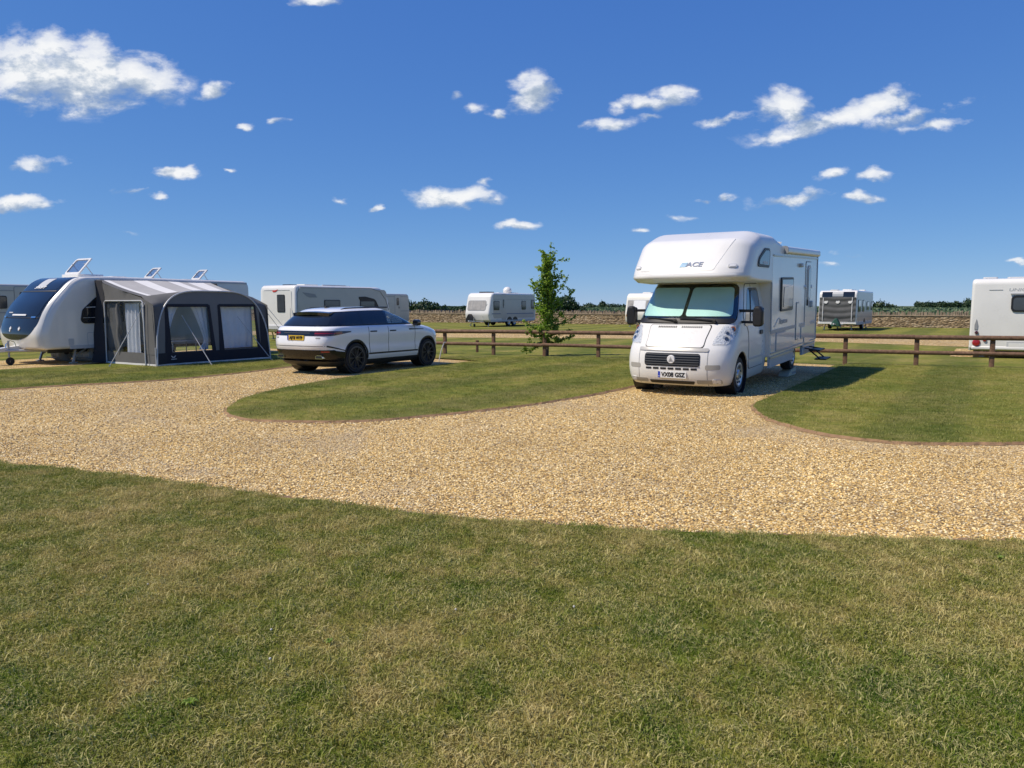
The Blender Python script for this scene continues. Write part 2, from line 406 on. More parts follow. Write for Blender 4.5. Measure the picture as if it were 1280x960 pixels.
def panel(name, m, parent, O, face, w, h, r, t0, t1, bevel=None):
    ux, uy = FACE[face] if isinstance(face, str) else face
    return MB().prism(rrect(w, h, r), O, ux, uy, t0, t1).build(name, m, parent, bevel)
def window(parent, O, face, w, h, r=.07, frame='black', pane='pane', fw=.035, t=.022):
    f = panel('window', M[frame], parent, O, face, w, h, r, -.012, t)
    panel('pane', M[pane], f, O, face, w - 2 * fw, h - 2 * fw, max(.02, r - fw), t - .004, t + .004)
    return f
def text(s, size, O, face, m, parent, name='lettering', ext=.003, lift=.004, sx=1., shear=0., bold=0.):
    cu = bpy.data.curves.new('txt', 'FONT'); cu.body = s; cu.size = size; cu.align_x = 'CENTER'; cu.align_y = 'CENTER'; cu.extrude = ext; cu.shear = shear; cu.offset = bold
    t = bpy.data.objects.new('txt', cu); COL.objects.link(t)
    dg = bpy.context.evaluated_depsgraph_get(); dg.update()
    me = bpy.data.meshes.new_from_object(t.evaluated_get(dg)); bpy.data.objects.remove(t)
    ux, uy = FACE[face] if isinstance(face, str) else face
    ux, uy = Vector(ux).normalized(), Vector(uy).normalized(); nn = ux.cross(uy)
    T = Matrix((ux * sx, uy, nn)).transposed().to_4x4(); T.translation = Vector(O) + nn * lift
    me.transform(T); me.materials.clear(); me.materials.append(m)
    return link(name, me, parent)
def text_on(s, size, fn, m, parent, sx=1., shear=0., lift=.004, bold=0.):
    """Lettering laid on a curved face: fn(right, up) gives the surface point."""
    o = text(s, size, (0, 0, 0), ((1, 0, 0), (0, 1, 0)), m, parent, 'lettering', .0015, 0, sx, shear, bold)
    for v in o.data.vertices:
        x, y, t = v.co; P = Vector(fn(x, y)); n = (Vector(fn(x + .01, y)) - P).cross(Vector(fn(x, y + .01)) - P).normalized(); v.co = P + n * (lift + t)
    o.data.update(); return o
def rrow(b, H, r):
    d = min(b, 1 - b) * H
    return r - math.sqrt(max(0, r * r - (r - d) ** 2)) if d < r else 0.
def patch(name, m, parent, fn, na, nb, off, th, ctr=(0, 0, 1), cosa=False, cosb=True):
    """A curved plate following the surface fn(a, b), lifted by off and th thick."""
    A = [(.5 - .5 * math.cos(math.pi * i / na)) if cosa else i / na for i in range(na + 1)]
    B = [(.5 - .5 * math.cos(math.pi * i / nb)) if cosb else i / nb for i in range(nb + 1)]
    P = [[Vector(fn(a, b)) for a in A] for b in B]; C = Vector(ctr); e = 1e-3
    F, K = [], []
    for j, b in enumerate(B):
        for i, a in enumerate(A):
            a0, a1, b0, b1 = max(0, a - e), min(1, a + e), max(0, b - e), min(1, b + e)
            bb = min(max(b, .04), .96)
            n = (Vector(fn(a1, bb)) - Vector(fn(a0, bb))).cross(Vector(fn(a, min(1, bb + e))) - Vector(fn(a, max(0, bb - e))))
            n = n.normalized() if n.length > 1e-12 else (P[j][i] - C).normalized()
            if n.dot(P[j][i] - C) < 0: n = -n
            F.append(P[j][i] + n * off); K.append(P[j][i] + n * (off - th))
    W, H = na + 1, nb + 1; fs = []; o = W * H
    for j in range(nb):
        for i in range(na):
            q = (j * W + i, j * W + i + 1, (j + 1) * W + i + 1, (j + 1) * W + i); fs.append(q); fs.append(tuple(o + k for k in reversed(q)))
    loop = [i for i in range(W)] + [j * W + W - 1 for j in range(1, H)] + [(H - 1) * W + i for i in range(W - 2, -1, -1)] + [j * W for j in range(H - 2, 0, -1)]
    for a, b in zip(loop, loop[1:] + loop[:1]): fs.append((b, a, o + a, o + b))
    return MB().add(F + K, fs).build(name, m, parent)
def pchip(xs, ys):
    xs, ys = list(xs), list(ys); n = len(xs); h = [xs[i + 1] - xs[i] for i in range(n - 1)]; d = [(ys[i + 1] - ys[i]) / h[i] for i in range(n - 1)]
    m = [d[0]] + [0 if d[i - 1] * d[i] <= 0 else 2 * d[i - 1] * d[i] / (d[i - 1] + d[i]) for i in range(1, n - 1)] + [d[-1]]
    def f(x):
        x = min(max(x, xs[0]), xs[-1]); i = 0
        while i < n - 2 and x > xs[i + 1]: i += 1
        t = (x - xs[i]) / h[i]; t2, t3 = t * t, t * t * t
        return ys[i] * (2 * t3 - 3 * t2 + 1) + h[i] * m[i] * (t3 - 2 * t2 + t) + ys[i + 1] * (-2 * t3 + 3 * t2) + h[i] * m[i + 1] * (t3 - t2)
    return f
class Loft:
    """A body made of horizontal outlines: rounded front (f, cf, nf), straight flanks, rounded rear (r, cr, nr), half width w, all varying with z."""
    def __init__(s, rows, keys, warp=None):
        z = [q[0] for q in rows]; s.z0, s.z1 = z[0], z[-1]; s.k = {k: pchip(z, [q[i + 1] for q in rows]) for i, k in enumerate(keys)}; s.warp = warp or (lambda p: p)
    def g(s, k, z): return s.k[k](z)
    def end(s, y, z, rear=False):
        c, f, n = ('cr', 'r', 'nr') if rear else ('cf', 'f', 'nf')
        c, f, n, w = s.g(c, z), s.g(f, z), s.g(n, z), s.g('w', z); q = min(abs(y) / w, .9999)
        return s.warp((c + (f - c) * (1 - q ** n) ** (1 / n), y, z))
    def side(s, sg, x, z):
        w = s.g('w', z); cf, cr = s.g('cf', z), s.g('cr', z)
        if x > cf: f, n = s.g('f', z), s.g('nf', z); q = min((x - cf) / (f - cf), .9999); y = w * (1 - q ** n) ** (1 / n)
        elif x < cr: f, n = s.g('r', z), s.g('nr', z); q = min((x - cr) / (f - cr), .9999); y = w * (1 - q ** n) ** (1 / n)
        else: y = w
        return s.warp((x, sg * y, z))
    def ring(s, z, ne=28, ns=8):
        w = s.g('w', z); P = []
        def arc(c, f, n, a0, a1):
            for i in range(ne + 1):
                t = R(a0 + (a1 - a0) * i / ne); cs, sn = math.cos(t), math.sin(t)
                P.append((c + (f - c) * abs(cs) ** (2 / n), w * math.copysign(abs(sn) ** (2 / n), sn), z))
        arc(s.g('cf', z), s.g('f', z), s.g('nf', z), -90, 90)
        cf, cr = s.g('cf', z), s.g('cr', z)
        for i in range(1, ns): P.append((cf + (cr - cf) * i / ns, w, z))
        arc(cr, s.g('r', z), s.g('nr', z), 90, -90)
        for i in range(1, ns): P.append((cr + (cf - cr) * i / ns, -w, z))
        return [s.warp(p) for p in P]
    def mb(s, zs, ne=28, ns=8):
        rs = [s.ring(z, ne, ns) for z in zs]; k = len(rs[0]); m = MB(); fs = []
        for j in range(len(rs) - 1):
            for i in range(k): fs.append((j * k + i, j * k + (i + 1) % k, (j + 1) * k + (i + 1) % k, (j + 1) * k + i))
        fs.append(tuple(reversed(range(k)))); fs.append(tuple((len(rs) - 1) * k + i for i in range(k)))
        return m.add([v for r_ in rs for v in r_], fs)
class Shell:
    """A body made of one side outline carried across the width and rounded off at both flanks; bow(y) pulls the ends in."""
    def __init__(s, prof, W, rad=.08, bow=None, sag=None):
        s.sag = sag or (lambda x, y, z: 0.); s.p = prof; s.W = W; s.rad = rad if callable(rad) else (lambda x, z: rad); s.bow = bow or (lambda x, y: 0.)
    def mb(s, nr=6, nm=6):
        P = [Vector(p) for p in s.p]; k = len(P)
        area = sum(P[i].x * P[(i + 1) % k].y - P[(i + 1) % k].x * P[i].y for i in range(k)); sg = 1 if area > 0 else -1
        nor = []
        for i in range(k):
            a = (P[i] - P[i - 1]); b = (P[(i + 1) % k] - P[i]); a = a.normalized(); b = b.normalized(); t = (a + b).normalized()
            nor.append(Vector((-t.y, t.x)) * sg / max(.5, t.dot(a)))
        loc = []
        for i in range(k):
            a, b = P[i] - P[i - 1], P[(i + 1) % k] - P[i]; t = a.angle_signed(b, 0) * -sg
            loc.append(min(a.length, b.length) / t if t > .02 else 9.)
        rad = [min(s.rad(P[i].x, P[i].y), .9 * min(loc[i - 1], loc[i], loc[(i + 1) % k])) for i in range(k)]; secs = []
        fr = [math.sin(math.pi / 2 * i / nr) for i in range(nr + 1)]
        for sd in (-1, 1):
            row = []
            for j in range(nr + 1):
                a = math.pi / 2 * j / nr; ins = 1 - math.cos(a)
                sec = []
                for p, n, r in zip(P, nor, rad):
                    y = (s.W - r) + r * math.sin(a); q = p + n * (r * ins); sec.append((q.x - s.bow(q.x, y), sd * y, q.y - s.sag(q.x, y, q.y)))
                row.append(sec)
            secs.append(row)
        rm = list(reversed(secs[0])); rp = secs[1]
        mid = []
        for i in range(1, nm):
            t = i / nm; mid.append([((1 - t) * a[0] + t * b[0] + s.bow(p.x, s.W - r) - s.bow(p.x, abs((1 - t) * a[1] + t * b[1])), (1 - t) * a[1] + t * b[1], a[2] + s.sag(p.x, s.W - r, p.y) - s.sag(p.x, abs((1 - t) * a[1] + t * b[1]), p.y))
                                    for a, b, p, r in zip(rm[-1], rp[0], P, rad)])
        S = rm + mid + rp; fs = []
        for j in range(len(S) - 1):
            for i in range(k): fs.append((j * k + i, j * k + (i + 1) % k, (j + 1) * k + (i + 1) % k, (j + 1) * k + i))
        fs.append(tuple(reversed(range(k)))); fs.append(tuple((len(S) - 1) * k + i for i in range(k)))
        return MB().add([v for q in S for v in q], fs)
    def fx(s, z, front=True):
        best = None; k = len(s.p)
        for i in range(k):
            (x0, z0), (x1, z1) = s.p[i], s.p[(i + 1) % k]
            if (z0 - z) * (z1 - z) <= 0 and abs(z1 - z0) > 1e-9:
                x = x0 + (x1 - x0) * (z - z0) / (z1 - z0)
                if best is None or (x > best if front else x < best): best = x
        return best
    def at(s, y, z, front=True):
        x = s.fx(z, front); r = s.rad(x, z); q = (abs(y) - (s.W - r)) / r
        if q > 0:
            x0, x1 = s.fx(z - .03, front), s.fx(z + .03, front); k = 0 if x0 is None or x1 is None else (x1 - x0) / .06
            x -= (1 if front else -1) * r * (1 - math.sqrt(max(0, 1 - min(1, q) ** 2))) * math.sqrt(1 + k * k)
        return (x - s.bow(x, y), y, z)
def wheel(root, x, y, z, r, w, sg, rim='rim', spokes=0, hub=.62):
    t = MB().lathe([(r * .62, -w / 2 + .01), (r * .93, -w / 2), (r, -w / 2 + .035), (r, w / 2 - .035), (r * .93, w / 2), (r * .62, w / 2 - .01)], (x, y, z), 36).build('wheel', M['tyre'], root)
    o = y + sg * w / 2; q = MB(); h = r * hub + .01
    if spokes:
        q.lathe([(h, -.05 * sg), (h * 1.04, .006 * sg), (h * .94, .008 * sg), (h * .90, -.05 * sg)], (x, o, z), 36)
        for k in range(spokes):
            a = 2 * math.pi * k / spokes
            q.bar((x + .03 * math.cos(a), o - sg * .03, z + .03 * math.sin(a)), (x + h * .95 * math.cos(a), o - sg * .004, z + h * .95 * math.sin(a)), .035, .02)
        q.lathe([(0.001, .01 * sg), (.055, .008 * sg), (.06, -.05 * sg), (.001, -.05 * sg)], (x, o, z), 16)
        d = MB().lathe([(.001, -.07 * sg), (h * .92, -.07 * sg), (h * .92, -.075 * sg), (.001, -.075 * sg)], (x, o, z), 24)
        d.build('brake_disc', M['chassis'], t)
    else:
        q.lathe([(.001, .012 * sg), (h * .35, .010 * sg), (h * .45, -.012 * sg), (h * .8, -.004 * sg), (h * .9, .010 * sg), (h * 1.04, .006 * sg), (h * 1.04, -.05 * sg), (.001, -.05 * sg)], (x, o, z), 30)
        for k in range(8):
            a = 2 * math.pi * (k + .5) / 8
            q.lathe([(.001, .004 * sg), (h * .09, .003 * sg), (h * .09, -.02 * sg), (.001, -.02 * sg)], (x + h * .66 * math.cos(a), o, z + h * .66 * math.sin(a)), 8, 1)
    q.build('rim', [M[rim], M['black']], t)
    return t
# ------------------------------------------------------------------ the site's common parking direction
HEAD = math.atan2(-.846, -.533)          # vehicles facing the camera
AWAY = HEAD + math.pi                    # vehicles facing away

# ------------------------------------------------------------------ caravans
def running_gear(root, xf, xr, twin=False, W=1.12, nose=0., cover=None, steadies=True, fl=.42):
    ch = MB()
    for s in (-1, 1): ch.bar((xr + .3, s * .55, fl - .06), (xf - .1, s * .55, fl - .06), .06, .13)
    ch.bar((-.1, -1., fl - .14), (-.1, 1., fl - .14), .07, .07); ch.build('chassis', M['chassis'], root)
    a = MB()
    for s in (-1, 1): a.tube([(xf - .2, s * .55, fl - .05), (xf + .95, s * .04, fl - .02)], .035, 8)
    a.bar((xf + .85, 0, fl), (xf + 1.25, 0, fl + .02), .09, .09); a.build('tow_hitch', M['lgrey'], root)
    j = MB().tube([(xf + .7, .12, .22), (xf + .7, .12, fl + .25)], .028, 8); j.bar((xf + .7, .12, .2), (xf + .7, .17, .1), .03, .05)
    jk = j.build('jockey_stand', M['steel'], root)
    MB().lathe([(.03, -.035), (.10, -.035), (.11, 0), (.10, .035), (.03, .035)], (xf + .7, .17, .11), 18).build('jockey_wheel', M['tyre'], jk)
    if steadies:
        for x in (xf - .35, xr + .35):
            for s in (-1, 1): MB().bar((x, s * .8, fl - .02), (x + .12, s * .86, .05), .05, .05).box((x + .12, s * .86, .03), (.14, .14, .03)).build('corner_steady', M['steel'], root)
    for x in ((-.42, .42) if twin else (0,)):
        for s in (-1, 1): wheel(root, x, s * (W - .16), .32, .32, .19, s)
def side_outline(x0, x1, z0, z1, rf=.35, rr=.12, lean=.18, rb=.06):
    return round_poly([(x0, z0, rb), (x1 - lean * .3, z0, rb * 2), (x1, z0 + .55, .6), (x1 - lean, z1, rf), (x0 + .03, z1, rr)], 8)
def roof_bits(root, items, zt):
    for x, y, l, w, h, m in items:
        MB().prism(rrect(l, w, .06), (x, y, 0), (1, 0, 0), (0, 1, 0), zt - .02, zt + h).build('roof_vent', M[m], root, (.02, 2))
def trim_rail(root, sh, W, x0, x1, z, mt='lgrey', face='left', h=.035):
    sg = 1 if face == 'left' else -1
    MB().box(((x0 + x1) / 2, sg * (W + .006), z), (abs(x1 - x0), .02, h)).build('awning_rail', M[mt], root)
def basic_caravan(label, xy, rz, x0, x1, zt, W=1.12, body='white', rf=.35, rr=.12, lean=.18, twin=False, rad=.09, group='touring caravans on the site', bow=None, fl=.42, sidecol=None):
    root = thing('touring_caravan', label, 'caravan', (xy[0], xy[1], .03), rz, group)
    sh = Shell(side_outline(x0, x1, fl, zt, rf, rr, lean), W, rad, bow)
    b = sh.mb().build('body', M[body], root)
    running_gear(root, x1 - .15, x0, twin, W, fl=fl)
    # wheel arch trims
    for s in (-1, 1):
        r = .47 if not twin else .44
        for x in ((-.42, .42) if twin else (0,)):
            MB().prism([(r * math.cos(R(t)), r * math.sin(R(t))) for t in range(20, 161, 10)], (x, s * W, .30), FACE['left' if s > 0 else 'right'][0], (0, 0, 1), -.05, .008).build('wheel_arch', M['black'], root)
            for o in root.children:
                if o.name.startswith('wheel') and 'arch' not in o.name and abs(o.data.vertices[0].co.x - x) < .5 and False: pass
    MB().prism(rrect(abs(x1 - x0) - .5, .16, .02), ((x0 + x1) / 2, 0, fl + .02), (1, 0, 0), (0, 0, 1), -W - .008, W + .008).build('side_skirt', M['lgrey'], root)
    return root, sh, b
def door(parent, x, z0, w, h, W, side='left', win=True, col='side'):
    sg = 1 if side == 'left' else -1
    MB().prism(rrect(w + .05, h + .05, .08), (x, sg * W, z0 + h / 2), FACE[side][0], (0, 0, 1), -.01, .004).build('door_frame', M['grey'], parent)
    d = panel('door', M[col], parent, (x, sg * W, z0 + h / 2), side, w, h, .07, -.01, .014)
    if win: window(d, (x, sg * (W + .014), z0 + h * .74), side, w * .42, h * .3, .06, 'black', 'pane', .03, .01)
    MB().box((x + .2 * w, sg * (W + .025), z0 + h * .5), (.05, .03, .14)).build('handle', M['black'], d)
    return d

# 1. the large caravan at the left edge, glossy dark front window, awning on its flank
def left_caravan():
    root = thing('touring_caravan', 'white caravan with curved black front panel and raised skylights, awning along its side', 'caravan', (-11.87, 24.19, .03), HEAD, 'touring caravans on the site')
    prof = round_poly([(-3.6, .42, .1), (3.42, .42, .10), (3.52, .86, .6), (3.26, 1.55, 1.4), (2.40, 2.42, .9), (1.4, 2.46, 2.), (-3.55, 2.44, .22)], 12)
    W = 1.14
    bow = lambda x, y: (.14 * (abs(y) / W) ** 2.4 + .20 * (1 - math.sqrt(max(0, 1 - max(0, (abs(y) - W + .24) / .246) ** 2)))) * min(1, max(0, (x - 1.7) / 1.5))
    sh = Shell(prof, W, .085, bow)
    b = sh.mb(6, 30).build('body', M['side'], root)
    for s in (-1, 1):      # white surround that frames the dark panel
        pass
    # dark panel: wide at the top, tapering to a rounded chin
    z0, z1 = .68, 2.415
    def wid(z):
        t = (z - z0) / (z1 - z0)
        return .97 * (1 - (1 - min(1, t / .40)) ** 2.8) ** (1 / 2.4) if t < .40 else .97
    f = lambda a, bb: sh.at((2 * a - 1) * max(.06, wid(z0 + (z1 - z0) * bb)), z0 + (z1 - z0) * bb)
    fp = patch('front_panel', M['smoke'], root, f, 16, 40, .006, .02, (1.5, 0, 1.2))
    def zone(name, m, y0, y1, za, zb, off, par, r=.08, na=12, nb=14):
        def g(a, bb):
            i = rrow(bb, zb - za, r); z = za + (zb - za) * bb
            return sh.at(y0 + i + (y1 - y0 - 2 * i) * a, z)
        return patch(name, M[m], par, g, na, nb, off, .012, (1.5, 0, 1.2))
    # upper glazed rooflight, main window and the locker front
    zone('sunroof_pane', 'smoke', -.88, .88, 2.06, 2.40, .010, fp)
    wn = zone('front_window', 'gloss', -.91, .91, 1.34, 1.98, .012, fp)
    zone('skylight_blind', 'lgrey', -.22, .22, 2.13, 2.37, .016, fp, .02)
    zone('window_trim', 'black', -.91, .91, 2.0, 2.03, .014, fp, .01, 12, 4)
    zone('handle_bar', 'whitelogo', -.30, .42, 1.335, 1.375, .03, fp, .015, 8, 4)
    zone('locker_seam', 'black', -.92, .92, 1.27, 1.30, .014, fp, .01, 12, 4)
    for s in (-1, 1): zone('front_surround', 'white', *sorted((s * .985, s * 1.075)), .52, 2.40, .006, root, .03, 6, 30)
    for s in (-1, 1): zone('locker_handle', 'chrome', s * .76 - .09, s * .76 + .09, 1.275, 1.32, .03, fp, .02, 4, 4)
    up = lambda z: (0, (Vector(sh.at(0, z + .03)) - Vector(sh.at(0, z - .03))).normalized())
    for s, z, sz, y, mm, kx, shr in (('SWIFT', .125, .125, 0, 'whitelogo', 1.5, .25), ):
        z = 2.11; text_on(s, sz, lambda a, b: sh.at(a, z + .72 * b), M[mm], fp, kx, shr, .022, .004)
    MB().prism(rrect(.2,.03,.01),sh.at(-.45,1.42),(0,1,0),up(1.33)[1],0,.03).build('badge', M['lgrey'], fp)
    for y, z in ((-.18, .99), (.28, .985)):
        P = Vector(sh.at(y, z)); MB().prism([(.05, 0), (0, .06), (-.05, 0), (0, -.06)], P, (0, 1, 0), up(z)[1], .0, .022).build('badge', M['whitelogo'], fp)
    MB().prism([(.03, 0), (0, .04), (-.03, 0), (0, -.04)], sh.at(-.19, .93), (0, 1, 0), up(.93)[1], .0, .022).build('badge', M['whitelogo'], fp)
    # left flank window, dark, with its front edge following the curved nose
    poly = round_poly([(1.0, 1.12, .1), (2.28, 1.12, .12), (2.20, 1.50, .15), (1.78, 1.88, .25), (1.0, 1.90, .1)], 6)
    w = MB().prism([(-a, b_) for a, b_ in poly], (0, W, 0), *FACE['left'], -.01, .022).build('window', M['black'], root)
    ip = round_poly([(1.04, 1.16, .08), (2.22, 1.16, .1), (2.14, 1.49, .12), (1.75, 1.84, .22), (1.04, 1.86, .08)], 6)
    MB().prism([(-a, b_) for a, b_ in ip], (0, W, 0), *FACE['left'], .0, .027).build('pane', M['smoke'], w)
    MB().bar((1.05, W + .03, 1.62), (2.1, W + .03, 1.57), .012, .03).build('window_bar', M['lgrey'], w)
    MB().bar((1.05, W + .03, 1.30), (2.2, W + .03, 1.28), .012, .012).build('window_bar', M['lgrey'], w)
    # flank: locker door, socket flap, grey trim, grab handle
    MB().prism(rrect(.95, .34, .03), (1.6, W, .68), *FACE['left'], -.01, .004).build('locker_door', M['side'], root)
    MB().prism(rrect(.99, .38, .04), (1.6, W, .68), *FACE['left'], -.01, .002).build('locker_frame', M['lgrey'], root)
    fl_ = MB().prism(rrect(.15, .18, .03), (2.55, W - .05, .62), *FACE['left'], .0, .06).build('grab_handle', M['lgrey'], root)
    MB().box((-.4, W + .008, .47), (6.0, .02, .10)).build('side_skirt', M['lgrey'], root)
    MB().box((-.9, W - .02, 2.37), (5.1, .06, .06)).build('awning_rail', M['lgrey'], root)
    # further windows, hidden by the awning
    window(root, (-2.8, W, 1.5), 'left', .9, .55)
    window(root, (-3.59, 0, 1.5), 'rear', 1.2, .55)
    for x in (-2.6, -.5, 1.4): window(root, (x, -W, 1.5), 'right', .8, .55)
    running_gear(root, 3.0, -3.5, True, W, steadies=False)
    for x, s, d in ((2.3, -1, .1), (2.3, 1, .1), (1.35, 1, -.12), (-3.1, 1, -.1), (-3.1, -1, -.1)):
        MB().bar((x, s * .85, .40), (x + d, s * .9, .04), .06, .05).bar((x + .3 * (1 if d < 0 else -1), s * .85, .40), (x + d * .5, s * .88, .2), .04, .04).box((x + d, s * .9, .02), (.16, .16, .03)).build('corner_steady', M['steel'], root)
    # hitch fairing: white shroud, handle hoop
    MB().prism(round_poly([(-.0, .36, .05), (1.0, .36, .08), (1.0, .44, .05), (.35, .52, .06), (0, .52, .03)], 4), (3.1, 0, 0), (1, 0, 0), (0, 0, 1), -.14, .14).build('hitch_cover', M['white'], root, (.03, 3))
    MB().tube([(3.5, .12, .46), (3.54, .12, .62), (3.66, .12, .66), (3.76, .12, .56), (3.78, .12, .42)], .018, 8).build('hitch_handle', M['chrome'], root)
    # three raised skylights on the roof
    for k, (x, y, w_, l_, ang, tall) in enumerate(((1.5, 0, .80, .62, 58, 1), (-.75, .1, .46, .48, 56, 0), (-2.45, .1, .46, .48, 56, 0))):
        base = MB().prism(rrect(l_ + .14, w_ + .14, .06), (x, y, 0), (1, 0, 0), (0, 1, 0), 2.43, 2.43 + (.10 if tall else .05)).build('roof_vent', M['white'], root, (.02, 2))
        zb = 2.425 + (.10 if tall else .05); ca, sa = math.cos(R(ang)), math.sin(R(ang))
        hx = x + l_ / 2
        uy = Vector((-ca, 0, sa)) if not tall else Vector((-ca, 0, sa))
        fr = MB(); O = Vector((hx, y, zb))
        outer = rrect(w_, l_, .07, 5, 0, l_ / 2); inner = rrect(w_ - .13, l_ - .13, .04, 5, 0, l_ / 2); n = len(outer)
        ux = Vector((0, 1, 0)); nn = ux.cross(uy); bend = lambda p: nn * (-.10 * (p[1] / l_) ** 2)
        vs = [O + ux * p[0] + uy * p[1] + bend(p) + nn * t for t in (-.015, .02) for ring in (outer, inner) for p in ring]
        fs = []
        for i in range(n):
            j = (i + 1) % n
            fs += [(i, j, n + j, n + i), (2 * n + i, 3 * n + i, 3 * n + j, 2 * n + j), (i, 2 * n + i, 2 * n + j, j), (n + i, n + j, 3 * n + j, 3 * n + i)]
        fo = fr.add(vs, fs).build('raised_lid', M['white' if tall else 'lgrey'], base)
        MB().add([O + ux * p[0] + uy * p[1] + bend(p) + nn * t for t in (-.004, .004) for p in inner], [tuple(reversed(range(n))), tuple(range(n, 2 * n))] + [(i, (i + 1) % n, n + (i + 1) % n, n + i) for i in range(n)]).build('lid_pane', M['smokefilm'], fo)
        for s in (-1, 1): MB().tube([(x - l_ * .2, y + s * w_ * .4, zb), O + ux * (s * w_ * .4) + uy * (l_ * .6)], .012, 6).build('lid_stay', M['lgrey'], base)
    roof_bits(root, [(.3, -.3, .5, .4, .07, 'white'), (-2.2, -.4, .35, .35, .06, 'lgrey')], 2.45)
    return root
left_caravan()
for k, (x, y, c, ax, lab) in enumerate(((2.05, -.35, 'barrel', 'y', 'pale grey ribbed waste barrel lying beneath the nose of the left caravan'), (1.70, .35, 'lgrey', 'y', 'dark ended water barrel lying under the left caravan, nearer the awning'))):
    ca, sa = math.cos(HEAD), math.sin(HEAD)
    t = thing('water_barrel', lab, 'barrel', (-11.87 + x * ca - y * sa, 24.19 + x * sa + y * ca, .03), HEAD + (.25 if k else -.1), 'barrels under the left caravan')
    pr = [(.001, -.3), (.16, -.3), (.20, -.27), (.205, -.12), (.19, -.10), (.19, -.07), (.205, -.05), (.205, .05), (.19, .07), (.19, .10), (.205, .12), (.20, .27), (.16, .3), (.001, .3)]
    MB().lathe([(r, h) for r, h in pr], (0, 0, .205), 28).build('drum', M[c], t)
    MB().lathe([(.001, .30), (.06, .30), (.06, .34), (.001, .34)], (0, 0, .26), 14).build('screw_cap', M['black'], t)
    MB().tube([(0, -.33, .05), (.3, -.33, .12), (.3, .33, .12), (0, .33, .05)], .012, 6).build('pull_handle', M['steel'], t)

